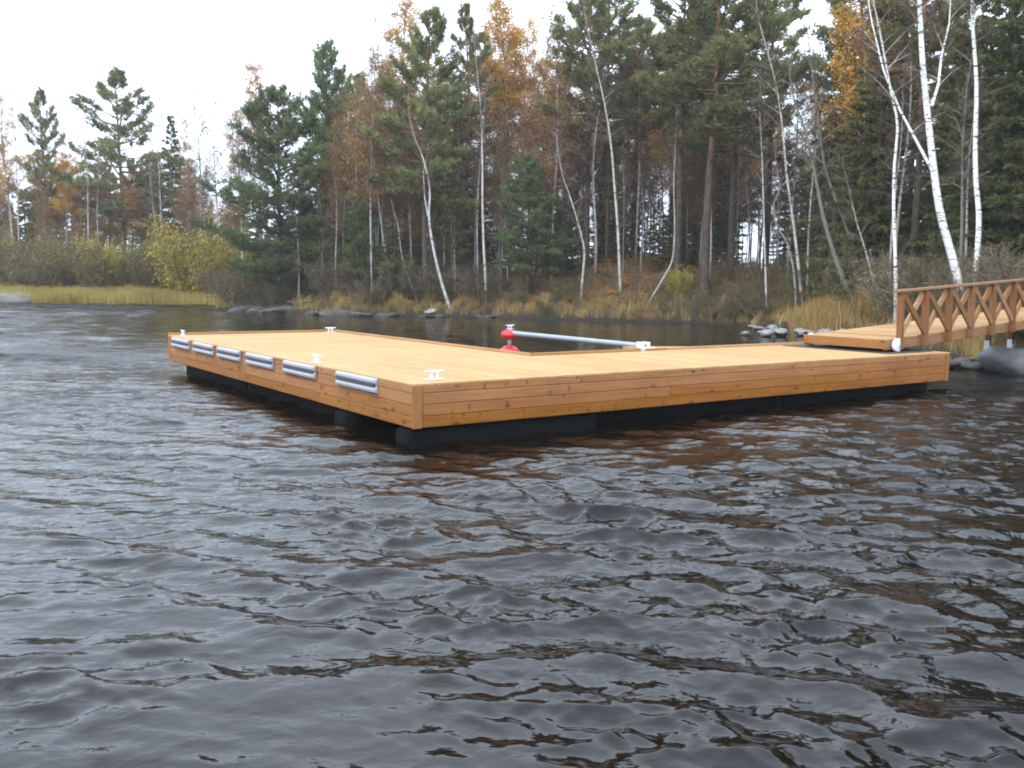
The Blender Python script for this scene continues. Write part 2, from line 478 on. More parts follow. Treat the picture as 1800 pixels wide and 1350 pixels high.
gx = axis_grid(-62, 40, .42, 3000); gy = axis_grid(13, 100, .42, 3000)
GX, GY = np.meshgrid(gx, gy); GZ = land_h(GX, GY)
g = Geo(); nx, ny = len(gx), len(gy)
i = np.arange(ny - 1)[:, None] * nx + np.arange(nx - 1)[None]
g.add(np.stack([GX, GY, GZ], -1).reshape(-1, 3), np.stack([i, i + 1, i + nx + 1, i + nx], -1).reshape(-1, 4))
m, nt, b = newmat('forest_floor')
ge = nd(nt, 'ShaderNodeNewGeometry'); pos = ge.outputs['Position']
n1 = noise(nt, pos, .45, 4, .6); n2 = noise(nt, pos, 3.5, 5, .7); n3 = noise(nt, pos, 14, 4, .7)
c = ramp(nt, n1, [(.3, (.060, .050, .022)), (.5, (.115, .078, .030)), (.62, (.17, .085, .030)), (.75, (.10, .088, .034))])
c = mixc(nt, ramp(nt, n2, [(.35, (.75, .75, .75)), (.65, (0, 0, 0))]), c, (.035, .028, .016))
sx = nd(nt, 'ShaderNodeSeparateXYZ'); lk(nt, pos, sx.inputs[0])
soil = ramp(nt, math_(nt, 'ADD', sx.outputs[2], math_(nt, 'MULTIPLY', n2, .35)), [(.30, (1, 1, 1)), (.58, (0, 0, 0))])
c = mixc(nt, nd_sep(nt, soil), c, (.020, .014, .010))
lk(nt, c, b.inputs['Base Color']); b.inputs['Roughness'].default_value = .95; bump(nt, b, n3, .8, .06)
tag(g.build('ground', m, None, True), kind='structure')

# ------------------------------------------------------------------ water
def build_water():
    th = np.concatenate([np.linspace(-math.pi, -1.05, 50)[:-1], np.linspace(-1.05, 1.05, 1000), np.linspace(1.05, math.pi, 50)[1:-1]])
    r = [0.6]
    while r[-1] < 95: r.append(r[-1] * 1.0044 + .002)
    while r[-1] < 3500: r.append(r[-1] * 1.25)
    r = np.array(r)
    Rr, T = np.meshgrid(r, th, indexing='ij')
    X = Rr * np.sin(T); Y = Rr * np.cos(T)
    rng = np.random.RandomState(4)
    gust = .85 + .38 * vnoise(X / 9, Y / 7, 21) + .2 * vnoise(X / 2.6, Y / 2.2, 22)
    gust = np.clip(gust, .30, 1.6)
    # sheltered water between the dock and the wooded shore
    lee = 1 / (1 + np.exp(np.clip(-(Y - 21.5 - np.clip(-X - 6, 0, 60) * 1.1) / 1.6, -50, 50)))
    lee = lee * (1 / (1 + np.exp(np.clip(-(X + 17) / 2.0, -50, 50))))
    gust = gust * (1 - .68 * lee)
    fade = np.clip((140 - Rr) / 90, 0, 1)
    Z = np.zeros_like(X); DX = np.zeros_like(X); DY = np.zeros_like(X)
    main = -1.72                                         # the waves run towards the viewer, a little to the left
    NW = 120
    warp = [.7 * vnoise(X / 3.1, Y / 3.1, 40 + q) for q in range(5)]
    gust2 = gust * np.clip(.75 + .75 * vnoise(X / 1.9, Y / 1.4, 51), .15, 2.2)
    for k in range(NW):
        lam = math.exp(rng.uniform(math.log(.08), math.log(.98)))
        ang = main + rng.normal() * (.40 if lam > .6 else .75)
        kk = 2 * math.pi / lam
        slope = .0315 * (.8 if lam > .8 else 1) * rng.uniform(.6, 1.35)
        amp = slope / kk
        lod = np.clip((lam / (Rr * .0046) - 2.2) / 3.0, 0, 1)   # drop waves the mesh cannot carry
        ph = kk * (math.cos(ang) * X + math.sin(ang) * Y) + rng.uniform(0, 6.28) + warp[k % 5]
        A = amp * (gust if lam > .34 else gust2) * fade * lod
        Z += A * np.cos(ph)
        q = 1.05
        DX -= q * A * math.cos(ang) * np.sin(ph); DY -= q * A * math.sin(ang) * np.sin(ph)
    # longer, steeper waves on the open water to the left, where the wind has its fetch
    fetch = np.clip((-X - 3) / 12, 0, 1) * np.clip((Y - 12) / 14, 0, 1) * (1 - lee)
    for k in range(26):
        lam = math.exp(rng.uniform(math.log(.9), math.log(3.0))); ang = main + rng.normal() * .45; kk = 2 * math.pi / lam
        lod = np.clip((lam / (Rr * .0046) - 2.2) / 2.0, 0, 1)
        A = .042 / kk * fetch * fade * lod; ph = kk * (math.cos(ang) * X + math.sin(ang) * Y) + rng.uniform(0, 6.28) + warp[k % 5]
        Z += A * np.cos(ph); DX -= A * math.cos(ang) * np.sin(ph); DY -= A * math.sin(ang) * np.sin(ph)
    V = np.stack([X + DX, Y + DY, Z], -1)
    nr, nt_ = X.shape
    i = np.arange(nr - 1)[:, None] * nt_ + np.arange(nt_)[None]
    j = np.arange(nr - 1)[:, None] * nt_ + (np.arange(nt_)[None] + 1) % nt_
    g = Geo(); g.add(V.reshape(-1, 3), np.stack([i, i + nt_, j + nt_, j], -1).reshape(-1, 4), None, (np.clip(Rr / 22, 0, 1.25) * (1 - .82 * lee) * np.clip(gust, .5, 1.3))[:-1].ravel())
    # close the middle
    idx = np.arange(nt_); g.add(np.array([[0, 0, 0.]]))
    g.f3.append(np.stack([idx, (idx + 1) % nt_, np.full(nt_, g.n - 1)], -1)[:, ::-1]); g.t3.append(np.full(nt_, .5)); g.m3.append(np.zeros(nt_, np.int32))
    m, nt, b = newmat('lake_water')
    ge = nd(nt, 'ShaderNodeNewGeometry'); pos = ge.outputs['Position']
    w = noise(nt, mapping(nt, pos, (1.0, 1.35, 1.0)), 4.2, 3, .5, .3)
    w2 = noise(nt, mapping(nt, pos, (.9, 1.5, 1.0)), 16.0, 3, .6, .2)
    hgt = math_(nt, 'ADD', math_(nt, 'MULTIPLY', w, .94), math_(nt, 'MULTIPLY', w2, .06))
    patch = noise(nt, pos, .33, 3, .6)
    b.inputs['Base Color'].default_value = (.0050, .0031, .0018, 1)
    b.inputs['Roughness'].default_value = .025; b.inputs['IOR'].default_value = 1.333
    bn = nd(nt, 'ShaderNodeBump'); bn.inputs['Distance'].default_value = .055
    lk(nt, hgt, bn.inputs['Height']); lk(nt, bn.outputs[0], b.inputs['Normal'])
    lk(nt, math_(nt, 'ADD', math_(nt, 'MULTIPLY', attr(nt), 1.0), math_(nt, 'MULTIPLY', patch, .34)), bn.inputs['Strength'])
    lk(nt, math_(nt, 'ADD', .02, math_(nt, 'MULTIPLY', math_(nt, 'POWER', attr(nt), 2.2), .22)), b.inputs['Roughness'])
    tag(g.build('water', m, None, True), kind='structure')


build_water()

# ------------------------------------------------------------------ floating dock
HD, FAS = .72, .50
L1, L2, WD, WS = 9.867, 10.803, 3.512, 2.562
dock = empty('floating_dock', dock_pt(0, 0), TH)
tag(dock, 'new L-shaped wooden floating dock with silver fenders along its left side', 'dock')
rt = lambda: random.random()

# deck boards: across the right arm, and across the left arm
g = Geo(); x = -.018; P_ = .1456
while x < L2 - .02:
    g.box(x, min(x + P_ - .006, L2 + .015), -.02, WS - .003, HD - .028, HD + random.uniform(-.001, .001), .32 + .34 * rt(), 0, .003); x += P_
g.build('deck', M['deck_y'], dock)
g = Geo(); y = WS + .003
while y < L1 - .05:
    y1 = min(y + P_ - .006, L1 - .05)
    g.box(-.02, WD - .05, y, y1, HD - .028, HD + random.uniform(-.001, .001), .32 + .34 * rt(), 0, .003); y += P_
g.build('deck', M['deck_x'], dock)

rows = [(.6125, .690), (.4825, .6095), (.3525, .4795), (.221, .3495)]
def cladding(name, axis, s0, s1, face, out, mat, step=.0):
    """rows of rounded boards, face = plane coordinate, out = +-1 outward direction; the boards have butt joints"""
    g = Geo()
    for r_, (z0, z1) in enumerate(rows):
        s = s0; first = True
        while s < s1 - .01:
            ln = random.uniform(1.0, 3.9) if first else random.choice([3.3, 3.9, 4.5]); first = False
            e = min(s + ln, s1)
            if s1 - e < .4: e = s1
            t = rt() * .6 + (0 if r_ == 3 else .35); th_ = .024 + random.uniform(-.002, .002)
            a, b = (face, face + out * th_) if out > 0 else (face + out * th_, face)
            if axis == 0: g.box(s, e - .003, a, b, z0, z1, t, 0, .007)
            else: g.box(a, b, s, e - .003, z0, z1, t, 0, .007)
            s = e
    return g.build(name, mat, dock)


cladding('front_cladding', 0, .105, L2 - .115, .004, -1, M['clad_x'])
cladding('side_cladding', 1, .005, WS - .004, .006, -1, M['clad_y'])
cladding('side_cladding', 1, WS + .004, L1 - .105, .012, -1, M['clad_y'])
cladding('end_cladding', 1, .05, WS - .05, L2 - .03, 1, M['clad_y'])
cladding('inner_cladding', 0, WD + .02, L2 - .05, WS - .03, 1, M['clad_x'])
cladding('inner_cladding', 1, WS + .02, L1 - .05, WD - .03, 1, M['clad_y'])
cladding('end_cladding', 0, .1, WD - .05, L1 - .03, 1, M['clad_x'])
for (x0, x1, y0, y1) in ((-.024, .102, -.028, -.002), (L2 - .112, L2 - .002, -.028, .05), (-.02, .012, L1 - .102, L1)):
    g = Geo(); g.box(x0, x1, y0, y1, HD - FAS - .004, HD - .031, rt() * .3 + .35, 0, .005); g.build('corner_post', M['clad_z'], dock)
g = Geo()
for x0 in np.arange(.055, L2 - .03, P_):
    for y0 in (.06, WS / 2 + .03, WS - .09):
        for dx in (-.035, .035): g.tube([(x0 + dx, y0, HD - .002), (x0 + dx, y0, HD + .0025)], .005, 5, .3)
for y0 in np.arange(WS + .075, L1 - .1, P_):
    for x0 in (.06, WD / 2 + .03, WD - .1):
        for dy in (-.035, .035): g.tube([(x0, y0 + dy, HD - .002), (x0, y0 + dy, HD + .0025)], .005, 5, .3)
tag(g.build('deck_screws', M['galv'], dock), kind='stuff')
# raised edge trims along the back, the inner sides and the far end
g = Geo(); g.box(-.02, WD + .012, L1 - .046, L1 + .01, HD - .06, HD + .045, .4, 0, .004); g.build('edge_trim', M['trim_x'], dock)
g = Geo(); g.box(WD - .046, WD + .012, WS + .012, L1 - .048, HD - .06, HD + .045, .6, 0, .004); g.build('edge_trim', M['trim_y'], dock)
g = Geo(); xs = [WD + .014, 6.4, L2 - .02]
for a, b in zip(xs[:-1], xs[1:]): g.box(a, b - .004, WS + .0, WS + .05, HD - .06, HD + .045, rt(), 0, .004)
g.build('edge_trim', M['trim_x'], dock)
# timber frame below the deck, in the dark
g = Geo()
for y0 in (.03, WS / 2, WS - .12): g.box(.03, L2 - .06, y0, y0 + .07, HD - .42, HD - .032)
for x0 in (.03, WD / 2, WD - .12): g.box(x0, x0 + .07, WS - .04, L1 - .08, HD - .42, HD - .034)
for x0 in np.arange(.6, L2 - .3, 1.2): g.box(x0, x0 + .05, .104, WS - .125, HD - .30, HD - .036)
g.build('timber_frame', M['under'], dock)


def rounded_float(x0, x1, y0, y1, z0, z1, along):
    """moulded pontoon: rounded long box with shallow ribs"""
    g = Geo(); L = (x1 - x0) if along == 0 else (y1 - y0)
    W_ = (y1 - y0) if along == 0 else (x1 - x0); Hh = z1 - z0
    n = max(6, int(L / .12)); prof = []
    k = 20
    for q in range(k):
        a = 2 * math.pi * q / k; cx, sx_ = math.cos(a), math.sin(a)
        e = .38
        prof.append((math.copysign(abs(cx) ** e, cx) * W_ / 2, math.copysign(abs(sx_) ** e, sx_) * Hh / 2))
    rings = []; V = []
    for j in range(n + 1):
        s = j / n * L; sc = 1.0
        if j in (0, n): sc = .86
        elif j in (1, n - 1): sc = .99
        elif j % 5 == 0: sc = .955
        for (p, q) in prof:
            if along == 0: V.append((x0 + s, (y0 + y1) / 2 + p * sc, (z0 + z1) / 2 + q * sc))
            else: V.append(((x0 + x1) / 2 + p * sc, y0 + s, (z0 + z1) / 2 + q * sc))
    Q = [(j * k + a, j * k + (a + 1) % k, (j + 1) * k + (a + 1) % k, (j + 1) * k + a) for j in range(n) for a in range(k)]
    V += [tuple(np.mean(V[:k], 0)), tuple(np.mean(V[n * k:n * k + k], 0))]
    T = [((a + 1) % k, a, len(V) - 2) for a in range(k)] + [(n * k + a, n * k + (a + 1) % k, len(V) - 1) for a in range(k)]
    g.add(V, Q, T)
    return g.build('float', M['float'], dock, True, True)


for s, e in ((.02, 2.72), (2.78, 6.7), (6.72, L2 - .06)):
    for y0 in (.035 if s < 1 else .30, 1.72): rounded_float(s, e, y0, y0 + .46, -.28, .215, 0)
for s, e in ((2.66, 6.2), (6.23, L1 - .08)):
    for x0 in (.26, WD - .82): rounded_float(x0, x0 + .5, s, e, -.28, .215, 1)

# fenders on the left side
for (b0, b1) in ((.81, 1.93), (2.62, 3.72), (4.17, 5.29), (5.60, 6.70), (6.97, 8.08), (8.38, 9.48)):
    prof = [(.0, 0), (.035, 0), (.062, .018), (.066, .045), (.052, .066), (.028, .076), (.024, .090), (.028, .104), (.052, .114), (.066, .135), (.062, .162), (.035, .178), (.0, .178)]
    n = len(prof); V = []
    for (s, sc) in ((b0, .45), (b0 + .012, .8), (b0 + .045, 1), (b1 - .045, 1), (b1 - .012, .8), (b1, .45)):
        for (o, z) in prof: V.append((-.018 - o * sc, s, .525 + z))
    Q = [(r_ * n + a, r_ * n + a + 1, (r_ + 1) * n + a + 1, (r_ + 1) * n + a) for r_ in range(5) for a in range(n - 1)]
    g = Geo(); g.add(V, Q)
    g.add(V[:n], None, [(0, a, a + 1) for a in range(1, n - 1)]); g.add(V[-n:], None, [(0, a + 1, a) for a in range(1, n - 1)])
    f_ = g.build('fender', M['fender'], dock, False, True)
    g = Geo(); g.box(-.064, -.03, b0 + .04, b1 - .04, .594, .636, .5, 0, .003); g.build('groove_strip', M['groove'], f_)  # dark strip laid in the groove between the ridges, darkening it by colour


def cleat_geo(g, cx, cy, z, along, s=1.0):
    """mooring cleat: base plate, two legs, flared horn bar"""
    L = .135 * s
    def bx(l0, l1, w, z0, z1, bev=.004):
        if along == 0: g.box(cx + l0, cx + l1, cy - w, cy + w, z + z0 * .82, z + z1 * .82, .5, 0, bev)
        else: g.box(cx - w, cx + w, cy + l0, cy + l1, z + z0 * .82, z + z1 * .82, .5, 0, bev)
    bx(-L * .88, L * .88, .045 * s, .003, .016 * s)
    for c in (-.042 * s, .042 * s): bx(c - .015 * s, c + .015 * s, .017 * s, .014 * s, .115 * s)
    n = 9; t = np.linspace(-1, 1, n)
    P = np.zeros((n, 3)); P[:, 0 if along == 0 else 1] = t * L * 1.0; P[:, 2] = z + .100 * s + .012 * s * t ** 2
    P[:, 0] += cx; P[:, 1] += cy
    g.tube(P, (.021 - .009 * np.abs(t)) * s, 8)


for (a, b, al) in ((.42, .27, 0), (.14, 2.98, 1), (.2, 9.62, 1), (3.33, 9.66, 0), (5.76, 2.47, 0)):
    g = Geo(); cleat_geo(g, a, b, HD, al, .95 if b < 1 else (.45 if b < 2.6 else .9)); g.build('cleat', M['galv'], dock)
# wheel mat, its dark rubber also painting the gangway's contact shadow; triangular corner bracket at the boom
g = Geo(); g.box(9.3, 10.62, .2, 2.42, HD + .002, HD + .012, .5, 0, .003); g.build('wheel_mat', M['rubber'], dock)
g = Geo(); y = WS + .055
tri = [(6.02, WS + .055), (7.45, WS + .055), (6.02, WS + .72)]
n_ = 5
for k in range(n_):
    y0 = WS + .055 + k * .66 / n_; y1 = y0 + .66 / n_ - .006
    xa = 7.45 - 1.43 * (y0 - WS - .055) / .66; xb = 7.45 - 1.43 * (y1 - WS - .055) / .66
    V = [(6.02, y0, HD - .01), (xa, y0, HD - .01), (max(xb, 6.03), y1, HD - .01), (6.02, y1, HD - .01)]
    V += [(p[0], p[1], HD + .03) for p in V]
    g.add(V, [(0, 3, 2, 1), (4, 5, 6, 7), (0, 1, 5, 4), (1, 2, 6, 5), (2, 3, 7, 6), (3, 0, 4, 7)], None, rt())
g.build('corner_bracket', M['deck_x'], dock)

# ------------------------------------------------------------------ mooring boom with red floats
boom = empty('mooring_boom', dock_pt(6.16, 2.9), TH)
tag(boom, 'galvanised pipe mooring boom reaching from the dock to two red floats', 'boom')
BL = 4.05
g = Geo(); g.tube([(0, -.02, .775), (0, .05, .775), (0, BL - .15, .79), (0, BL - .05, .79)], .05, 20); g.build('tube', M['pipe'], boom, True)
g = Geo(); g.box(-.07, .07, -.26, -.02, .742, .766, .5, 0, .003); g.box(-.075, -.06, -.1, .1, .70, .85, .5, 0, .003); g.box(.06, .075, -.1, .1, .70, .85, .5, 0, .003)
g.tube([(-.09, .03, .79), (.09, .03, .79)], .014, 10); g.build('hinge_bracket', M['galv'], boom)


def lathe(prof, k=28):
    V = []; n = len(prof)
    for (r_, z) in prof:
        for a in range(k): V.append((r_ * math.cos(2 * math.pi * a / k), r_ * math.sin(2 * math.pi * a / k), z))
    Q = [(i * k + a, i * k + (a + 1) % k, (i + 1) * k + (a + 1) % k, (i + 1) * k + a) for i in range(n - 1) for a in range(k)]
    return np.array(V), Q


def add_lathe(g, prof, c, k=28):
    V, Q = lathe(prof, k); g.add(V + np.array(c), Q)


g = Geo(); add_lathe(g, [(.001, .84), (.06, .845), (.13, .835), (.175, .80), (.187, .755), (.175, .71), (.13, .675), (.06, .665), (.001, .668)], (0, BL, 0)); g.build('upper_float', M['red'], boom, True)
g = Geo(); add_lathe(g, [(.001, .53), (.05, .53), (.12, .51), (.19, .455), (.235, .37), (.25, .26), (.24, .13), (.20, 0), (.12, -.10), (.001, -.14)], (0, BL, 0)); g.build('lower_float', M['red'], boom, True)
g = Geo(); g.tube([(0, BL, .5), (0, BL, .69)], .042, 14); g.build('stem', M['pipe'], boom, True)
g = Geo(); g.tube([(0, BL, .835), (0, BL, .865)], .05, 14); g.build('cap', M['pipe'], boom, True)
g = Geo(); cleat_geo(g, 0, BL, .865, 0, .8); g.build('cleat', M['galv'], boom)

# ------------------------------------------------------------------ gangway
GS = math.atan(.0586)
gw = empty('gangway', dock_pt(9.48, .42, .945)); gw.rotation_euler = (0, -GS, TH)
tag(gw, 'wooden gangway with cross-braced handrail, its white wheels resting on the dock', 'gangway')
GL, GW_ = 10.8, 1.68
g = Geo(); x = 0.03
while x < GL: g.box(x, x + .138, .012, GW_ - .012, -.028, random.uniform(-.001, .001), rt(), 0, .003); x += .1425
g.build('deck', M['gdeck'], gw)
for y0 in (.0, GW_ - .05):
    g = Geo(); g.box(.025, GL, y0 + .004, y0 + .046, -.185, -.031, rt(), 0, .004); g.build('side_beam', M['rail_x'], gw)
g = Geo(); g.box(0, .024, 0, GW_, -.16, .002, .6, 0, .004); g.build('end_beam', M['clad_y'], gw)
g = Geo()
for x0 in np.arange(1.2, GL, 1.5): g.box(x0, x0 + .05, .05, GW_ - .05, -.16, -.03)
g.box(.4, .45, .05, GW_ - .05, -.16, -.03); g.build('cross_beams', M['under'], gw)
posts = [.39 + .765 * k for k in range(14)]
RH = .845
for p_ in posts:
    g = Geo(); g.box(p_ - .046, p_ + .046, -.095, -.002, -.19, RH - .046, rt(), 0, .004); g.build('rail_post', M['rail_z'], gw)
g = Geo(); g.box(posts[0] - .14, 3.96, -.115, .02, RH - .044, RH, .8, 0, .005); g.box(3.965, 8.0, -.115, .02, RH - .044, RH, .6, 0, .005); g.box(8.005, posts[-1] + .14, -.115, .02, RH - .044, RH, .7, 0, .005)
g.build('handrail', M['rail_x'], gw)
m_brace_lit = wood('lit_brace_wood', 0, (.40, .215, .095), (.27, .13, .052), knots=False)  # lighter wood paints the rising braces as lit; the falling ones stay dark
for p0, p1 in zip(posts[:-1], posts[1:]):
    for up in (1, 0):
        za, zb = (.05, RH - .09) if up else (RH - .09, .05)
        A_ = np.array([p0 + .05, za]); B_ = np.array([p1 - .05, zb]); d = (B_ - A_) / np.linalg.norm(B_ - A_); nrm = np.array([-d[1], d[0]]) * .05
        ya, yb = (-.046, -.006) if up else (-.09, -.05)
        V = []
        for yy in (ya, yb):
            for q in (A_ - nrm, B_ - nrm, B_ + nrm, A_ + nrm): V.append((q[0], yy, q[1]))
        g = Geo(); g.add(V, [(0, 1, 2, 3), (7, 6, 5, 4), (0, 4, 5, 1), (1, 5, 6, 2), (2, 6, 7, 3), (3, 7, 4, 0)], None, rt())
        g.build('brace', m_brace_lit if up else M['rail_x'], gw, False, True)
# wheels: tyre, hub
WR = .118
for yy in (-.055, GW_ + .055):
    def ring(prof, k=28):
        V, Q = lathe(prof, k); V = np.stack([V[:, 0], V[:, 2], V[:, 1]], -1); return V, Q
    wx, wz = .30, -(.945 + .30 * math.tan(GS)) + (HD + .012) + WR
    V, Q = ring([(.001, -.03), (WR * .92, -.032), (WR, -.022), (WR, .022), (WR * .92, .032), (.001, .03)])
    g = Geo(); g.add(V + np.array([wx, yy, wz]), Q); w_ = g.build('wheel', M['white'], gw, True, True)
    V, Q = ring([(.001, -.045), (.032, -.044), (.04, -.036), (.04, .036), (.032, .044), (.001, .045)])
    g = Geo(); g.add(V + np.array([wx, yy, wz]), Q); g.build('hub', M['galv'], w_, True, True)
g = Geo(); g.tube([(wx, -.05, wz), (wx, GW_ + .05, wz)], .014, 10)
for yy in (.1, GW_ - .1): g.box(wx - .03, wx + .03, yy, yy + .012, wz - .02, -.03, .5, 0, .002)
g.build('axle', M['galv'], gw)

# trestle carrying the gangway on the boulder by the shore
tr_ = empty('bridge_trestle', dock_pt(16.0, 1.2), TH)
tag(tr_, 'brown timber trestle with metal post feet holding up the gangway above the boulder', 'trestle')
for (x0, y0) in ((-.45, -.55), (.55, -.55), (-.45, .6), (.55, .6)):
    g = Geo(); g.box(x0 - .05, x0 + .05, y0 - .05, y0 + .05, .60, 1.10, .4, 0, .004); g.build('post', M['rail_z'], tr_)
    g = Geo(); g.box(x0 - .062, x0 - .052, y0 - .06, y0 + .06, .48, .70, .5, 0, .002); g.box(x0 + .052, x0 + .062, y0 - .06, y0 + .06, .48, .70, .5, 0, .002); g.box(x0 - .062, x0 + .062, y0 - .06, y0 + .06, .47, .482); g.tube([(x0, y0, .2), (x0, y0, .475)], .02, 8)
    g.build('post_foot', M['galv'], tr_)
g = Geo(); g.tube([(-.4, -.615, .66), (.9, -.615, 1.06)], .035, 4, .3); g.build('brace', M['rail_x'], tr_)

# ------------------------------------------------------------------ rocks
def rock_mesh(name, seed, mat, flat=.6, sub=3):
    import bmesh
    r = np.random.RandomState(seed); bm = bmesh.new(); bmesh.ops.create_icosphere(bm, subdivisions=sub, radius=1)
    V = np.array([v.co for v in bm.verts])
    for k in range(9):                                   # facets: cut the ball by random planes
        n = r.normal(size=3); n /= np.linalg.norm(n); lim = r.uniform(.55, .85)
        d = V @ n; V = V - np.clip(d - lim, 0, None)[:, None] * n * .9
    for k in range(10):
        w = r.normal(size=3) * 3.5; V = V * (1 + .03 * np.sin(V @ w + r.uniform(0, 6)))[:, None]
    V[:, 2] *= flat
    for v, c_ in zip(bm.verts, V): v.co = c_
    for f_ in bm.faces: f_.smooth = False
    me = bpy.data.meshes.new(name); bm.to_mesh(me); bm.free(); me.materials.append(mat)
    me.polygons.foreach_set('use_smooth', np.ones(len(me.polygons), bool))
    return me


def put_rock(me, x, y, z, s, rz, label, group=None, name='rock', tilt=0.1):
    o = bpy.data.objects.new(name, me); COL.objects.link(o); o.location = (x, y, z)
    o.scale = s if isinstance(s, tuple) else (s, s, s); o.rotation_euler = (random.uniform(-tilt, tilt), random.uniform(-tilt, tilt), rz)
    return tag(o, label, 'rock', group)


RM = [rock_mesh('rock', 20 + k, M['rock'], .62) for k in range(5)]
RD = [rock_mesh('rock', 40 + k, M['rock_dark'], .55) for k in range(4)]
p = unz(14, 531, 0); put_rock(rock_mesh('boulder', 71, rock_mat('mossy_boulder_stone', (.06, .056, .045), (.17, .165, .15), .9), .5, 4), p[0] - .4, p[1] - 1.6, .1, (2.9, 1.3, 1.7), .1, 'big pale mossy boulder in the water before the yellow sedge at the far left', None, 'boulder', .02)
p = dock_pt(16.35, 1.1); put_rock(rock_mesh('boulder', 83, M['boulder'], .8, 4), p[0], p[1], .1, (1.25, 1.1, .85), .5, 'large smooth grey boulder under the gangway trestle at the shore', None, 'boulder', .02)
# the pale pile of stones at the waterline left of the gangway
for k in range(34):
    px = random.uniform(1292, 1520); py = 583 + (px - 1292) * .052 + random.uniform(-7, 4)
    p = unz(px, py, 0.05); s = random.uniform(.1, .30)
    put_rock(random.choice(RM), p[0], p[1], .06 + random.uniform(0, .1), (s * 1.25, s, s * .9), random.uniform(0, 6), 'pale grey stone in the loose pile at the waterline beside the golden reeds', 'pale stones piled at the waterline', tilt=.3)
# dark low rocks along the point
for k in range(22):
    px = random.uniform(425, 640) if k < 14 else random.uniform(640, 900)
    t = np.interp(px, [420, 600, 850, 1000], [547, 556, 559, 562]); p = unz(px, t, 0)
    s = random.uniform(.35, 1.0) if k < 14 else random.uniform(.2, .45)
    put_rock(random.choice(RD), p[0], p[1] + .5, .02, (s * 1.5, s, s * .8), random.uniform(0, 6), 'dark wet rock along the waterline of the wooded point', 'dark wet rocks along the point')
for k in range(10):
    px = 440 + k * 13 + random.uniform(-5, 5); p = unz(px, 546 - random.uniform(4, 12), 0.3); s = random.uniform(.3, .6)
    put_rock(random.choice(RD), p[0], p[1] + 1.0, gh(p[0], p[1] + 1.0) + .1, (s * 1.5, s, s * .7), random.uniform(0, 6), 'grey rock on the low bare bank at the tip of the wooded point', 'grey rocks on the tip of the point')
p = unz(757, 548, .3); put_rock(RM[2], p[0], p[1], .32, (.32, .26, .3), .4, 'single small white stone on the dark bank below the leaning birch')
p = dock_pt(15.2, 2.2)
for k in range(12):
    px = random.uniform(1655, 1800); p = unz(px, 642 + random.uniform(-6, 8) + (px - 1655) * .06, 0); s = random.uniform(.12, .36)
    put_rock(random.choice(RD), p[0] + .15, p[1] + .4, .05, (s * 1.3, s, s * .8), random.uniform(0, 6), 'dark stone at the water edge below the gangway', 'dark stones below the gangway')

# ------------------------------------------------------------------ tree generators (each returns trunk mesh, crown mesh)
def unit(v): return v / (np.linalg.norm(v, axis=-1, keepdims=True) + 1e-9)


def trunk_line(rng, h, wob=.012, lean=(0, 0), n=12):
    t = np.linspace(0, 1, n); P = np.zeros((n, 3)); P[:, 2] = t * h
    for ax in (0, 1):
        P[:, ax] = lean[ax] * h * t ** 1.3 + wob * h * (np.sin(t * rng.uniform(3, 6) + rng.uniform(0, 6)) - 0) * t
    return P


def interp_line(P, z):
    return np.array([np.interp(z, P[:, 2], P[:, 0]), np.interp(z, P[:, 2], P[:, 1]), z])


def branch_pts(rng, base, az, el, L, curve, n=5):
    t = np.linspace(0, 1, n); d = np.array([math.cos(az), math.sin(az), 0])
    side = np.array([-d[1], d[0], 0]) * rng.normal() * .14
    e = el + curve * t
    st = L / (n - 1); P = [base]
    for k in range(1, n):
        P.append(P[-1] + st * (math.cos(e[k]) * d + math.sin(e[k]) * np.array([0, 0, 1])) + side * st)
    return np.array(P)


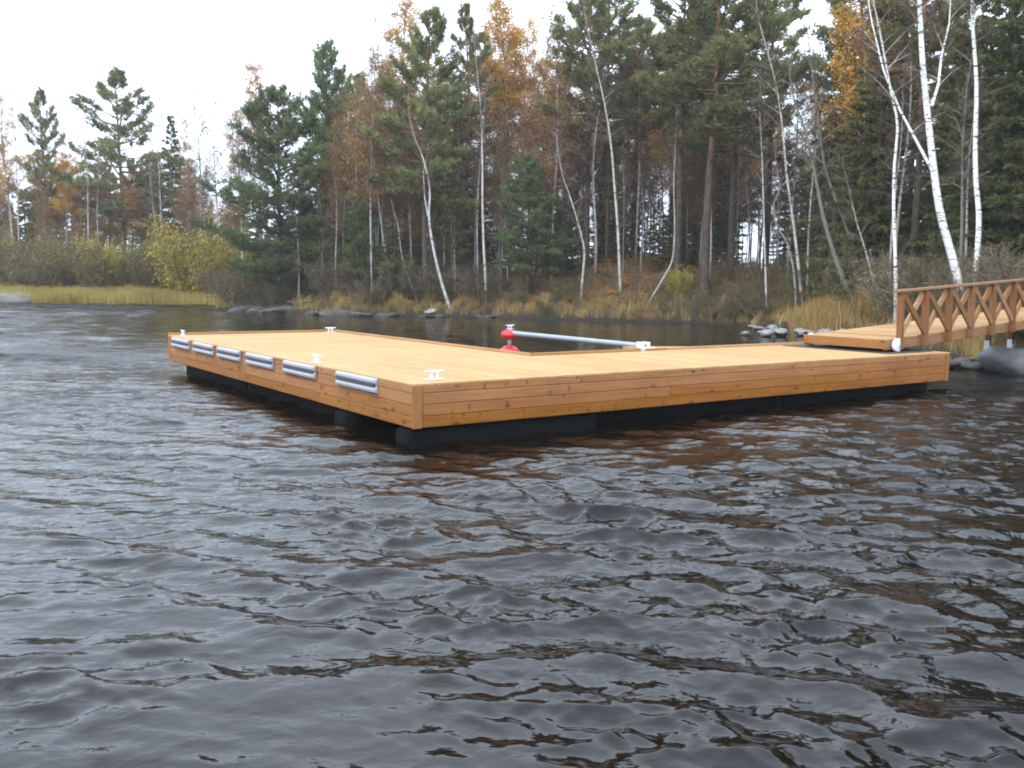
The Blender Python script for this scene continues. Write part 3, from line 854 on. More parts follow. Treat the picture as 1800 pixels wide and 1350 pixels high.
def pine_meshes(seed, h, c0, spread, nb=46, needle='pine', dens=1.0, dome=True, r0=None, nl=.30, lowdead=6, bark='pinebark'):
    rng = np.random.RandomState(seed); gt = Geo(); gc = Geo()
    P = trunk_line(rng, h); r0 = r0 or h * .0105
    tt = np.linspace(0, 1, len(P))
    gt.tube(P, r0 * (1 - tt) ** .8 + .012, 9, tt, 0)
    C = []; D = []; T = []
    az = rng.uniform(0, 6.28)
    for k in range(nb):
        f = (k + rng.uniform(0, 1)) / nb; z = h * (c0 + (.985 - c0) * f ** .92)
        prof = (1 - f) ** (.62 if dome else .95) * (.62 + .38 * min(1, f / .22)) + .07
        L = spread * h * prof * rng.uniform(.5, 1.18)
        az += 2.4 + rng.normal() * .35
        el = -.18 + .95 * f ** 1.4 + rng.normal() * .13
        B = branch_pts(rng, interp_line(P, z), az, el, L, .45 + rng.normal() * .15)
        gt.tube(B, np.linspace(.022 * L + .008, .006, len(B)), 4, .45 + .4 * f, 0, False)
        ntw = int(max(7, L * 12.0 * dens))
        s = np.sort(rng.uniform(.22, 1.0, ntw)) ** .85; s[-1] = 1.0
        seg = s * (len(B) - 1); i0 = np.minimum(seg.astype(int), len(B) - 2); fr = (seg - i0)[:, None]
        base = B[i0] * (1 - fr) + B[i0 + 1] * fr; bd = unit(B[i0 + 1] - B[i0])
        lat = np.cross(bd, [0, 0, 1]); sgn = rng.choice([-1, 1], ntw)[:, None]
        td = unit(bd * .75 + lat * sgn * rng.uniform(.3, 1.1, (ntw, 1)) + np.array([0, 0, .35]) + rng.normal(size=(ntw, 3)) * .18)
        tl = (.2 + .42 * L * (1 - s * .6)) * rng.uniform(.5, 1.1, ntw)
        tip = base + td * tl[:, None]
        gt.prisms(base, tip, .008, .003, .5)
        cl = rng.uniform(.1, .9)
        for u_ in (.5, .8, 1.0):
            C.append(base + td * (tl * u_)[:, None] + rng.normal(size=(ntw, 3)) * .03); D.append(td)
            T.append(np.clip(cl + rng.normal(size=ntw) * .16 + .12 * (u_ - .7) + .2 * (f - .5), 0, 1))
    for k in range(lowdead):
        z = h * rng.uniform(c0 * .45, c0); B = branch_pts(rng, interp_line(P, z), rng.uniform(0, 6.28), rng.uniform(-.3, .3), rng.uniform(.4, 1.6), -.2)
        gt.tube(B, np.linspace(.016, .004, len(B)), 4, .2, 0, False)
    C = np.concatenate(C); D = np.concatenate(D); T = np.concatenate(T); n = len(C)
    per = 7
    Cr = np.repeat(C, per, 0); Dr = unit(np.repeat(D, per, 0) * .55 + rng.normal(size=(n * per, 3)) * .75 + np.array([0, 0, .25]))
    Ln = rng.uniform(.6, 1.15, n * per) * nl
    gc.leaves(Cr + Dr * (Ln * .42)[:, None], Dr, Ln, nl * .17, np.repeat(T, per), 0, rng)
    return gt.mesh('trunk', M[bark]), gc.mesh('crown', M[needle])


def spruce_meshes(seed, h, spread, c0=.06, needle='spruce', nb=120, nl=.27, dens=1.15):
    rng = np.random.RandomState(seed); gt = Geo(); gc = Geo()
    P = trunk_line(rng, h, .004); tt = np.linspace(0, 1, len(P)); gt.tube(P, h * .010 * (1 - tt) + .01, 8, tt * .3, 0)
    C = []; D = []; T = []; az = 0
    for k in range(nb):
        f = (k + rng.uniform(0, 1)) / nb; z = h * (c0 + (.99 - c0) * f); L = spread * h * ((1 - f) ** .85 + .02) * rng.uniform(.65, 1.15)
        az += 2.4 + rng.normal() * .3
        B = branch_pts(rng, interp_line(P, z), az, -.1 + .6 * f ** 2 - .25 * (1 - f), L, -.1 + .45 * (1 - f))
        gt.tube(B, np.linspace(.012 * L + .006, .004, len(B)), 3, .2, 0, False)
        ntw = int(max(5, L * 9 * dens)); s = rng.uniform(.12, 1, ntw); s[-1] = 1
        seg = s * (len(B) - 1); i0 = np.minimum(seg.astype(int), len(B) - 2); fr = (seg - i0)[:, None]
        base = B[i0] * (1 - fr) + B[i0 + 1] * fr; bd = unit(B[i0 + 1] - B[i0]); lat = np.cross(bd, [0, 0, 1]); sgn = rng.choice([-1, 1], ntw)[:, None]
        td = unit(bd * .8 + lat * sgn * rng.uniform(.4, 1, (ntw, 1)) + np.array([0, 0, -.28]) + rng.normal(size=(ntw, 3)) * .12)
        tl = (.12 + .34 * L * (1 - .7 * s)) * rng.uniform(.6, 1.1, ntw); cl = rng.uniform(.15, .85)
        for u_ in (.25, .6, .95):
            C.append(base + td * (tl * u_)[:, None]); D.append(td); T.append(np.clip(cl + rng.normal(size=ntw) * .15 + .15 * (s - .5), 0, 1))
    C = np.concatenate(C); D = np.concatenate(D); T = np.concatenate(T); n = len(C); per = 7
    Cr = np.repeat(C, per, 0); Dr = unit(np.repeat(D, per, 0) * .9 + rng.normal(size=(n * per, 3)) * .5); Ln = rng.uniform(.6, 1.15, n * per) * nl
    gc.leaves(Cr + Dr * (Ln * .3)[:, None], Dr, Ln, nl * .24, np.repeat(T, per), 0, rng)
    return gt.mesh('trunk', M['darkbark']), gc.mesh('crown', M[needle])


def decid_meshes(seed, h, line=None, forks=(), nb=30, spread=.14, c0=.4, leaf=None, nleaf=0, leaf_lo=0.0, bark='birch', twigm='twig', r0=None, twigs=1.0, el0=.95, lsize=.09, droop=-.35, wob=.02):
    """birch / alder: trunk (with traced forks), ascending limbs, fine twig haze and the last leaves"""
    rng = np.random.RandomState(seed); gt = Geo(); gc = Geo()
    P = trunk_line(rng, h, wob) if line is None else np.asarray(line, float)
    h = P[-1, 2]; r0 = r0 or h * .0052
    if line is not None and len(P) < 14:                 # resample smoothly
        tz = np.linspace(0, 1, 22); s = np.linspace(0, 1, len(P)); Pn = np.stack([np.interp(tz, s, P[:, a]) for a in range(3)], -1)
        K = np.array([.25, .5, .25])
        for a in range(3): Pn[1:-1, a] = np.convolve(Pn[:, a], K, 'valid')
        P = Pn
    tt = P[:, 2] / h
    gt.tube(P, r0 * np.clip(1 - tt, 0, 1) ** .75 + .007, 9, tt, 0)
    axes = [(P, c0, r0)]
    for fk, rr in forks:
        fk = np.asarray(fk, float); gt.tube(fk, np.linspace(rr, .012, len(fk)), 7, np.clip(fk[:, 2] / h, .1, .55), 0); axes.append((fk, .1, rr))
    A = []; Bq = []; T = []; LC = []; LT = []; LD = []
    az = rng.uniform(0, 6.28)
    for (Q, cc, rr) in axes:
        ln = Q[-1, 2] - Q[0, 2]; nbb = nb if Q is P else max(6, int(nb * .35))
        for k in range(nbb):
            f = (k + rng.uniform()) / nbb; z = Q[0, 2] + ln * (cc + (.985 - cc) * f)
            L = spread * h * ((1 - f) ** .7 * (.6 + .4 * min(1, f / .2)) + .12) * rng.uniform(.6, 1.2); az += 2.4 + rng.normal() * .4
            B = branch_pts(rng, interp_line(Q, z), az, el0 + rng.normal() * .15 - .1 * (1 - f), L, droop + rng.normal() * .2, 6)
            gt.tube(B, np.linspace(.011 * L + .008, .004, len(B)), 4, 1.0 if bark.startswith('birch') else .5, 0, False)
            ntw = int(max(5, L * 8 * twigs)); s = rng.uniform(.15, 1, ntw)
            seg = s * (len(B) - 1); i0 = np.minimum(seg.astype(int), len(B) - 2); fr = (seg - i0)[:, None]
            base = B[i0] * (1 - fr) + B[i0 + 1] * fr; bd = unit(B[i0 + 1] - B[i0])
            td = unit(bd * .8 + rng.normal(size=(ntw, 3)) * .5 + np.array([0, 0, -.1])); tl = (.25 + .3 * L * (1 - s * .6)) * rng.uniform(.6, 1.2, ntw)
            mid = base + td * (tl * .55)[:, None]; d2 = unit(td + np.array([0, 0, droop * .9]) + rng.normal(size=(ntw, 3)) * .2); tip = mid + d2 * (tl * .6)[:, None]
            A += [base, mid]; Bq += [mid, tip]; tw = rng.uniform(.1, .9, ntw); T += [tw, tw]
            for j in range(3):                           # side shoots
                fr2 = rng.uniform(.15, 1, (ntw, 1)); st = base + (mid - base) * fr2
                dd = unit(td * .7 + rng.normal(size=(ntw, 3)) * .6 + np.array([0, 0, droop * .5])); en = st + dd * (tl * rng.uniform(.3, .6, ntw))[:, None]
                A.append(st); Bq.append(en); T.append(tw)
                if leaf and f >= leaf_lo: LC.append(en); LD.append(dd); LT.append(np.clip(tw * .4 + rng.uniform(0, .6, ntw), 0, 1))
            if leaf and f >= leaf_lo: LC.append(tip); LD.append(d2); LT.append(np.clip(tw, 0, 1)); LC.append(mid); LD.append(td); LT.append(np.clip(tw, 0, 1))
    A = np.concatenate(A); Bq = np.concatenate(Bq); T = np.concatenate(T)
    gc.prisms(A, Bq, .0085, .0045, T, 0)
    mats = [M[twigm]]
    if leaf and nleaf and LC:
        LC = np.concatenate(LC); LD = np.concatenate(LD); LT = np.concatenate(LT)
        pick = rng.randint(0, len(LC), nleaf); C = LC[pick] + rng.normal(size=(nleaf, 3)) * .13
        D = unit(rng.normal(size=(nleaf, 3)) + np.array([0, 0, -.5])); mats.append(M[leaf])
        gc.leaves(C, D, rng.uniform(.7, 1.3, nleaf) * lsize, rng.uniform(.6, .9, nleaf) * lsize, LT[pick], 1, rng)
    return gt.mesh('trunk', M[bark]), gc.mesh('crown', mats)


def bush_meshes(seed, h, w, stems=14, leaf='olivebush', nleaf=2500, twigm='greytwig', lsize=.085, spread=.7):
    rng = np.random.RandomState(seed); gt = Geo(); gc = Geo(); A = []; B = []; LC = []; T = []; LT = []
    for k in range(stems):
        az = rng.uniform(0, 6.28); rr = rng.uniform(0, 1) ** .5; base = np.array([math.cos(az), math.sin(az), 0]) * rr * w * .28
        L = h * rng.uniform(.6, 1.08); Q = branch_pts(rng, base, az, 1.5 - spread * rr * rng.uniform(.5, 1.1), L, -.25 * rng.uniform(0, 1), 6)
        gt.tube(Q, np.linspace(.014 + .004 * h, .005, 6), 4, .5, 0, False)
        n = int(14 * h ** .5 + 8); s = rng.uniform(.12, 1, n); seg = s * 5; i0 = np.minimum(seg.astype(int), 4); fr = (seg - i0)[:, None]
        b = Q[i0] * (1 - fr) + Q[i0 + 1] * fr; d = unit(unit(Q[i0 + 1] - Q[i0]) * .8 + rng.normal(size=(n, 3)) * .55); tl = rng.uniform(.18, .42, n) * h ** .6
        e = b + d * tl[:, None]; cl = rng.uniform(0, 1); A.append(b); B.append(e); T.append(rng.uniform(0, 1, n)); LT.append(np.full(n, cl)); LC.append((b, e))
        for j in range(2):
            st = b + (e - b) * rng.uniform(.2, .9, (n, 1)); en = st + unit(d + rng.normal(size=(n, 3)) * .7) * (tl * .55)[:, None]
            A.append(st); B.append(en); T.append(rng.uniform(0, 1, n)); LT.append(np.full(n, cl)); LC.append((st, en))
    gt.prisms(np.concatenate(A), np.concatenate(B), .0075, .004, np.concatenate(T))
    if nleaf:
        a = np.concatenate([q[0] for q in LC]); b = np.concatenate([q[1] for q in LC]); lt = np.concatenate(LT)
        pk = rng.randint(0, len(a), nleaf); C = a[pk] + (b - a)[pk] * rng.uniform(.2, 1.15, (nleaf, 1)) + rng.normal(size=(nleaf, 3)) * .05
        gc.leaves(C, rng.normal(size=(nleaf, 3)) + np.array([0, 0, .4]), rng.uniform(.7, 1.4, nleaf) * lsize, rng.uniform(.45, .75, nleaf) * lsize, np.clip(lt[pk] * .55 + rng.uniform(0, .45, nleaf), 0, 1), 0, rng)
        return gt.mesh('stems', M[twigm]), gc.mesh('leaves', M[leaf])
    return gt.mesh('stems', M[twigm]), None


def plant(name, meshes, x, y, h=None, h0=None, rz=None, label='', cat='tree', group=None, names=('trunk', 'crown'), sxy=1.0, sink=.06):
    o = empty(name, (x, y, gh(x, y) - sink), random.uniform(0, 6.28) if rz is None else rz)
    if h is not None:
        s = h / h0; o.scale = (s * sxy, s * sxy, s)
    for nm, me in zip(names, meshes):
        if me is not None: part(nm, me, o)
    return tag(o, label, cat, group)


# prototypes: (meshes, nominal height)
PINES = [(pine_meshes(100 + k, 15, c, s, nb, 'pine', d), 15) for k, (c, s, nb, d) in enumerate([(.46, .21, 50, 1.0), (.34, .22, 64, 1.0), (.54, .19, 42, 1.1), (.40, .20, 56, .9)])]
BIGP = (pine_meshes(131, 17, .30, .27, 50, 'pine', .85, True, nl=.34), 17)
YPINE = [(pine_meshes(120 + k, 12, c, s, nb, 'pine_b', d, True, nl=.28, bark='darkbark'), 12) for k, (c, s, nb, d) in enumerate([(.06, .33, 96, .95), (.16, .29, 72, 1.0), (.05, .30, 84, .9)])]
SPRUCE = [(spruce_meshes(140 + k, 12, s, c, 'spruce'), 12) for k, (s, c) in enumerate([(.21, .05), (.18, .08), (.25, .03)])]
SPRUCEO = [(spruce_meshes(145 + k, 10, .24, .03, 'olive_spruce', nb=90), 10) for k in range(2)]
OLPINE = [(pine_meshes(150 + k, 14, c, s, 52, 'olive', .9), 14) for k, (c, s) in enumerate([(.32, .17), (.45, .16)])]
BIRCHO = [(decid_meshes(160 + k, 14, nb=36, spread=.15, c0=.42, leaf='orange', nleaf=n, leaf_lo=lo), 14) for k, (n, lo) in enumerate([(11000, .2), (7000, .35), (4500, .1)])]
GOLD = (decid_meshes(168, 14, nb=40, spread=.2, c0=.38, leaf='gold', nleaf=12000, leaf_lo=.1, lsize=.10), 14)
BIRCHR = [(decid_meshes(170 + k, 13.5, nb=40, spread=.15, c0=.35, leaf='russet', nleaf=n, leaf_lo=.0, twigs=1.25), 13.5) for k, n in enumerate([8500, 6000, 3500])]
BARE = [(decid_meshes(180 + k, 13, nb=30, spread=.13, c0=.42, twigs=1.1, wob=.03), 13) for k in range(4)]
ALDER = [(decid_meshes(190 + k, 10, nb=26, spread=.16, c0=.35, bark='greybark', twigm='greytwig', wob=.04), 10) for k in range(3)]
BUSHO = [bush_meshes(200 + k, 2.6, 2.6, 18, 'olivebush', n) for k, n in enumerate([5200, 3800, 2600])]
BUSHY = [bush_meshes(210 + k, 3.2, 2.8, 22, 'yellow', n, lsize=.11) for k, n in enumerate([9500, 7000])]
BUSHG = [bush_meshes(230 + k, 2.8, 2.7, 20, 'yellowgreen', n, lsize=.10) for k, n in enumerate([7000, 5000])]
BUSHB = [bush_meshes(220 + k, 2.2, 2.4, 24, 'olivebush', n) for k, n in enumerate([400, 1300, 2200])]

NT, NC = 'trunk', 'crown'


def hero(name, protos, px, top, Y, label, cat, sxy=1.0, rz=None, group=None):
    q = uny(px, 470, Y); x, y = q[0], q[1]; h = uny(px, top, Y)[2] - gh(x, y)
    me, h0 = protos
    return plant(name, me, x, y, h, h0, rz, label, cat, group, sxy=sxy)


# ---- single trees one can pick out, left to right
hero('birch', BIRCHO[2], 22, 165, 70, 'orange-leaved birch at the very left edge of the wood', 'birch', 1.1)
hero('pine', BIGP, 85, 166, 76, 'narrow pine standing alone above the orange birches at the far left', 'pine', .72, 2.2)
hero('birch', BIRCHO[0], 118, 265, 72, 'short orange birch between the two tall pines at the left', 'birch', 1.3)
hero('pine', BIGP, 218, 133, 74, 'tallest broad pine of the left shore, wide tiers against white sky', 'pine', 1.25)
hero('spruce', SPRUCE[1], 308, 200, 76, 'slim dark spruce right of the broad tiered pine on the left shore', 'spruce', .8)
hero('birch', BIRCHO[2], 330, 210, 78, 'peach-leaved birch directly right of the slim left-shore spruce', 'birch', .7)
hero('birch', BARE[0], 352, 150, 72, 'tall bare birch right of the slim spruce, twigs against white sky', 'birch', 1.0)
hero('birch', BARE[2], 383, 170, 70, 'bare pale-stemmed birch rising behind the yellow willow bush', 'birch', 1.0)
hero('birch', BIRCHR[0], 425, 190, 62, 'russet conical birch behind the tip of the wooded point', 'birch', .95)
hero('birch', BIRCHO[1], 458, 108, 66, 'pale orange-topped birch rising behind the bushy young pine', 'birch', .9)
hero('pine', YPINE[0], 492, 158, 53, 'broad bushy young pine at the tip of the point, green almost to the ground', 'pine', 1.12)
hero('pine', YPINE[2], 575, 82, 56, 'taller dark pine directly right of the broad bushy young pine', 'pine', .8)
hero('birch', BIRCHR[1], 632, 130, 52, 'russet birch between the dark pine and the tall orange-stemmed pine', 'birch', 1.0)
hero('birch', BARE[1], 665, 20, 55, 'very tall bare birch with a spindly top left of the tall pine', 'birch', .8)
hero('birch', BIRCHO[0], 715, 0, 62, 'golden birch behind the top of the tall pine', 'birch', 1.0)
hero('pine', PINES[1], 748, 18, 50, 'tall pine with a tufted green crown and orange trunk, left of centre', 'pine', .95, 1.0)
hero('pine', OLPINE[0], 818, 12, 55, 'thin brownish pine standing before the golden birch near the centre', 'pine', .8)
hero('birch', BIRCHO[0], 880, -5, 58, 'large golden-orange birch near the top centre', 'birch', 1.3)
hero('birch', GOLD, 918, 40, 60, 'golden birch just right of the large golden-orange one near the top centre', 'birch', .8)
hero('birch', BARE[3], 950, 0, 54, 'bare dark-stemmed birch right of the golden birch', 'birch', .9)
hero('pine', PINES[3], 1030, -40, 52, 'left one of two close pines with reddish trunks at centre', 'pine', 1.0)
hero('pine', PINES[0], 1056, -70, 54, 'right one of two close pines with reddish trunks at centre', 'pine', 1.0)
hero('pine', YPINE[1], 928, 275, 49, 'small green pine on the bank left of the heath mound', 'pine', 1.15)
hero('pine', YPINE[2], 985, 350, 52, 'low young pine just behind the small bank pine', 'pine', 1.1)
hero('pine', PINES[2], 1190, -60, 50, 'dark-trunked pine just left of the thickest trunk of the wood', 'pine', 1.15)
hero('pine', PINES[0], 1240, -90, 46, 'thickest pine of the wood, right of the heath mound, high dense crown', 'pine', 1.25)
hero('pine', PINES[3], 1285, -60, 49, 'pine just right of the thickest trunk, bare lower stem', 'pine', 1.1)
hero('pine', PINES[2], 1345, -70, 55, 'tall pine behind the slim twin birches', 'pine', 1.0)
hero('pine', PINES[2], 1603, -230, 36, 'reddish straight pine trunk behind the forked white birch', 'pine', .9)
hero('birch', GOLD, 1500, -60, 41, 'golden-leaved birch hanging over the golden reeds at the upper right', 'birch', .95)
hero('pine', OLPINE[1], 1490, 120, 44, 'olive young pine behind the leaning grey trunks', 'pine', 1.0)
hero('spruce', SPRUCE[0], 1800, -180, 34, 'large dark spruce at the right edge of the picture', 'spruce', 1.15)
hero('spruce', SPRUCE[2], 1740, 40, 42, 'dark spruce between the two white trunks at the right', 'spruce', 1.0)
hero('spruce', SPRUCE[1], 1665, 110, 45, 'dark spruce behind the forked white birch', 'spruce', 1.1)
hero('pine', YPINE[1], 1555, 190, 43, 'dark green young pine left of the kinked birch', 'pine', .9)


def traced(name, pxs, Y, r0, label, cat='birch', bark='birch_mid', extra=((0, 3.),), forks=(), **kw):
    """a trunk whose bends follow the photo, rooted on the ground; world metres, real thickness"""
    rng = np.random.RandomState(int(pxs[0][0]))
    P = [uny(x, y, Y) for x, y in pxs]
    bx, by = P[0][0], P[0][1]; z0 = gh(bx, by); P[0][2] = z0
    off = np.array([bx, by, z0])
    L = np.array(P) - off
    L[:, 1] += np.linspace(0, 1, len(L)) * rng.uniform(-.4, .6)
    for (dx, dz) in extra: L = np.vstack([L, L[-1] + np.array([dx, .1, dz])])
    L[0, 2] = -.1
    fk = []
    for pf, rr in forks:
        Fk = np.array([uny(x, y, Y) for x, y in pf]) - off
        j = np.argmin(abs(L[:, 2] - Fk[0, 2])); Fk[:, 1] += L[j, 1] + np.linspace(0, .9, len(Fk)); fk.append((Fk, rr))
    me = decid_meshes(int(pxs[0][0]) + 7, 1, L, fk, r0=r0 * (1 if Y < 30 else .86), bark=bark, **kw)
    o = empty(name, tuple(off)); part(NT, me[0], o); part(NC, me[1], o)
    return tag(o, label, cat)


traced('birch', [(1694, 545), (1686, 505), (1672, 452), (1650, 385), (1640, 330), (1632, 270), (1620, 180), (1612, 100), (1606, 0)], 28, .125,
       'big white forked birch leaning left above the gangway handrail', bark='birch_clean', extra=((-.2, 2.5), (.1, 2.5)), c0=.6, nb=24, spread=.15,
       forks=[([(1636, 305), (1612, 250), (1588, 195), (1562, 120), (1545, 30), (1535, -60)], .048), ([(1630, 190), (1648, 150), (1660, 95), (1680, 35), (1690, -40)], .05)])
traced('birch', [(1712, 548), (1718, 470), (1727, 380), (1722, 330), (1722, 250), (1729, 150), (1724, 60), (1723, 0)], 29, .088,
       'slender upright white birch at the right, crossing behind the handrail', bark='birch_clean', extra=((0, 3), (.2, 2)), c0=.62, nb=20, spread=.13)
traced('birch', [(1576, 545), (1575, 470), (1570, 380), (1571, 285), (1580, 218), (1566, 170), (1553, 95), (1540, 30), (1528, -20)], 31, .068,
       'kinked white birch rising behind the first gangway post', bark='birch_clean', extra=((-.3, 2.5),), c0=.55, nb=20, spread=.13, leaf='orange', nleaf=500, leaf_lo=.4)
traced('birch', [(1412, 545), (1405, 470), (1395, 380), (1384, 300), (1381, 240), (1372, 160), (1355, 90), (1338, 30)], 41, .075,
       'white birch bending left behind the golden reeds, tallest of its trio', extra=((-.3, 2),), c0=.5, nb=22, spread=.12)
traced('birch', [(1419, 545), (1420, 470), (1424, 390), (1432, 300), (1436, 270), (1444, 200)], 42, .06,
       'straighter white birch stem touching the bent birch behind the reeds', extra=((.2, 2),), c0=.45, nb=18, spread=.12, bark='birch')
traced('birch', [(1400, 545), (1396, 480), (1385, 430), (1362, 395), (1356, 360), (1370, 330), (1360, 290)], 41, .045,
       'crooked thin birch curving low at the left of the reed-side trio', extra=((0, 1),), c0=.5, nb=12, spread=.14, bark='birch')
traced('birch', [(1348, 545), (1346, 470), (1344, 380), (1342, 280), (1338, 200)], 42, .045,
       'thin straight white birch left of the golden reeds', extra=((0, 2),), c0=.5, nb=16, spread=.12)
traced('alder', [(1510, 572), (1490, 515), (1465, 450), (1445, 385), (1430, 310), (1415, 240)], 35, .10,
       'thick grey leaning trunk bending left over the golden reeds', 'alder', 'greybark', extra=((-.6, 1.5), (-.2, 1.5)), c0=.5, nb=18, spread=.15, twigm='greytwig')
traced('alder', [(1522, 555), (1508, 480), (1490, 400), (1468, 345), (1450, 290), (1441, 210), (1432, 140)], 37, .075,
       'thinner grey trunk curving left behind the leaning alder', 'alder', 'greybark', extra=((-.3, 2),), c0=.45, nb=18, spread=.15, twigm='greytwig')
traced('birch', [(1548, 558), (1540, 500), (1528, 440), (1515, 390)], 35, .04,
       'thin pale leaning birch pole beside the gangway head', extra=((-.3, 1.2), (-.3, 1.2)), c0=.4, nb=12, spread=.16, bark='birch')
traced('birch', [(1090, 548), (1089, 480), (1086, 400), (1079, 320), (1075, 260), (1062, 180), (1045, 110)], 48, .085,
       'white birch on the heath mound, bending left high up', extra=((-.5, 2), (-.2, 1.5)), c0=.5, nb=24, spread=.13)
traced('birch', [(1020, 555), (1024, 490), (1029, 440), (1018, 395), (1003, 345), (990, 310)], 47, .07,
       'grey crooked birch at the left foot of the heath mound', extra=((-.3, 1.5), (-.2, 1.5)), c0=.4, nb=20, spread=.15, bark='birch')
traced('birch', [(1137, 545), (1160, 500), (1184, 460), (1188, 400), (1186, 320), (1190, 250)], 46, .05,
       'birch whose foot slants right from the bank, right of the mound', extra=((0, 2),), c0=.5, nb=16, spread=.12, bark='birch')
traced('birch', [(854, 553), (854, 500), (850, 430), (848, 360), (848, 280), (846, 200), (838, 120)], 49, .08,
       'straight bright white birch left of the small bank pine', extra=((-.2, 2),), c0=.55, nb=24, spread=.12)
traced('birch', [(793, 555), (783, 520), (768, 470), (756, 410), (752, 370), (757, 340), (750, 300), (738, 262), (728, 245)], 48.6, .09,
       'leaning white birch with a kinked stem at the water edge, left of centre', extra=((-.4, 1.5), (.1, 1.5)), c0=.5, nb=22, spread=.13,
       forks=[([(752, 380), (745, 345), (742, 300), (748, 270), (753, 220)], .04)])
traced('birch', [(700, 545), (688, 490), (675, 430), (668, 370), (660, 300), (652, 240), (645, 190)], 51, .07,
       'slim white birch left of the leaning kinked birch', extra=((-.3, 2),), c0=.5, nb=22, spread=.12)
traced('birch', [(735, 550), (722, 500), (705, 450), (700, 400), (688, 360)], 50, .05,
       'short bent birch between the slim and the leaning white birch', extra=((-.2, 1.5),), c0=.4, nb=16, spread=.15, bark='birch')
for k, (x0, x1, tp, lab) in enumerate([(655, 648, 330, 'left stem of the close white birch pair behind the orange grass'), (664, 655, 300, 'right stem of the close white birch pair behind the orange grass'),
                                        (525, 520, 400, 'thin white birch stem under the bushy young pine'), (285, 280, 280, 'white birch trunk behind the yellow willow bush on the left shore'),
                                        (33, 30, 260, 'pale birch trunk at the left end of the left shore'), (152, 148, 300, 'thin pale birch trunk behind the olive bushes of the left shore')]):
    yy = 52 if x0 > 400 else 69
    traced('birch', [(x0, 530 if x0 > 400 else 500), ((x0 + x1) / 2 + 2, (530 + tp) / 2), (x1, tp)], yy, .06, lab, extra=((-.2, 2), (0, 2)), c0=.4, nb=18, spread=.12, bark='birch')

# ---- the rest of the wood: individuals nothing tells apart, copied from the same kinds
def on_land(x, y, dmin=1.0):
    return float(shore_dist(np.array([x]), np.array([y]))[0]) > dmin


taken = []
def free(x, y, r):
    for (a, b) in taken:
        if (a - x) ** 2 + (b - y) ** 2 < r * r: return False
    taken.append((x, y)); return True


def scatter(n, pxr, Yr, protos, hr, name, label, cat, group, sep=1.3, sxy=(.85, 1.15), dmin=2.0, tries=60):
    for k in range(n):
        for t in range(tries):
            px = random.uniform(*pxr); Y = random.uniform(*Yr); q = uny(px, 480, Y)
            if on_land(q[0], q[1], dmin) and free(q[0], q[1], sep): break
        else: continue
        me, h0 = random.choice(protos)
        plant(name, me, q[0], q[1], random.uniform(*hr), h0, None, label, cat, group, sxy=random.uniform(*sxy))


G1 = 'background pines of the point'; G2 = 'background birches of the point'; G3 = 'russet birches of the point'
G4 = 'background trees of the left shore'; G5 = 'young spruces under the wood'
scatter(7, (560, 1000), (56, 82), PINES + OLPINE, (11, 15.5), 'pine', 'pine among the brown birches left of centre, seen between nearer trunks', 'pine', 'pines among the brown birches')
scatter(6, (1000, 1560), (54, 82), PINES, (13, 17.5), 'pine', 'pine deep in the wood on the point, seen between nearer trunks', 'pine', G1)
scatter(5, (1180, 1700), (40, 60), PINES, (14, 18), 'pine', 'tall pine in the right half of the wood, behind the white birches', 'pine', 'pines behind the white birches', 1.5)
scatter(38, (560, 1540), (50, 80), BARE, (9, 14), 'birch', 'thin bare birch among the crowded trunks of the point', 'birch', G2)
scatter(16, (570, 1000), (49.5, 55), BIRCHR, (8, 13.5), 'birch', 'russet-leaved birch near the front edge of the point, left half', 'birch', 'russet birches at the front of the point')
scatter(54, (570, 1300), (51, 76), BIRCHR, (6, 14.5), 'birch', 'russet-leaved birch among the crowded trunks of the point', 'birch', G3)
scatter(14, (640, 1400), (56, 76), BIRCHO[1:], (11, 15), 'birch', 'orange-leaved birch in the middle of the wood on the point', 'birch', 'orange birches inside the wood')
scatter(56, (440, 1230), (52, 74), SPRUCE[:1] + YPINE[:1] + SPRUCEO + SPRUCEO, (2.5, 7.5), 'spruce', 'small dark spruce standing under the taller trees of the point', 'spruce', G5)
scatter(34, (1430, 1900), (35, 62), SPRUCE, (5, 13), 'spruce', 'dark spruce in the shade of the right-hand wood', 'spruce', 'dark spruces at the right')
scatter(12, (1350, 1850), (32, 52), BARE, (8, 13), 'birch', 'thin bare birch in the right-hand wood behind the gangway', 'birch', 'thin birches behind the gangway')
scatter(9, (2150, 2800), (24, 36), SPRUCE, (16, 21), 'spruce', 'tall dark spruce added out of view to the right, darkening the water reflection', 'spruce', 'unseen tall spruces added at the right')  # added beyond the frame so the right-hand water mirrors dark wood
scatter(8, (1400, 1850), (30, 46), ALDER, (6, 10), 'alder', 'grey leafless alder in the right-hand wood', 'alder', 'grey alders at the right')
scatter(16, (1640, 2500), (30, 46), PINES, (18, 21.5), 'pine', 'tall pine above the gangway at the right, heightened to darken the water reflection', 'pine', 'pines above the gangway', 1.6)  # heights raised and spread carried out of view to darken the water's reflection
scatter(12, (560, 1150), (50, 60), ALDER, (5, 9), 'alder', 'grey leafless alder at the front of the wood', 'alder', 'grey alders at the front')
scatter(34, (-160, 430), (72, 100), SPRUCE + SPRUCEO * 2, (4, 9.5), 'spruce', 'dark spruce in the low wood of the left shore', 'spruce', 'spruces of the left shore', 1.8)
scatter(34, (-160, 430), (70, 92), BIRCHR, (5, 11), 'birch', 'brownish birch in the low wood of the left shore', 'birch', 'brown birches of the left shore', 1.6)
scatter(14, (-160, 420), (72, 84), BIRCHO, (6, 11.5), 'birch', 'orange birch in the low wood of the left shore', 'birch', 'orange birches of the left shore', 1.6)
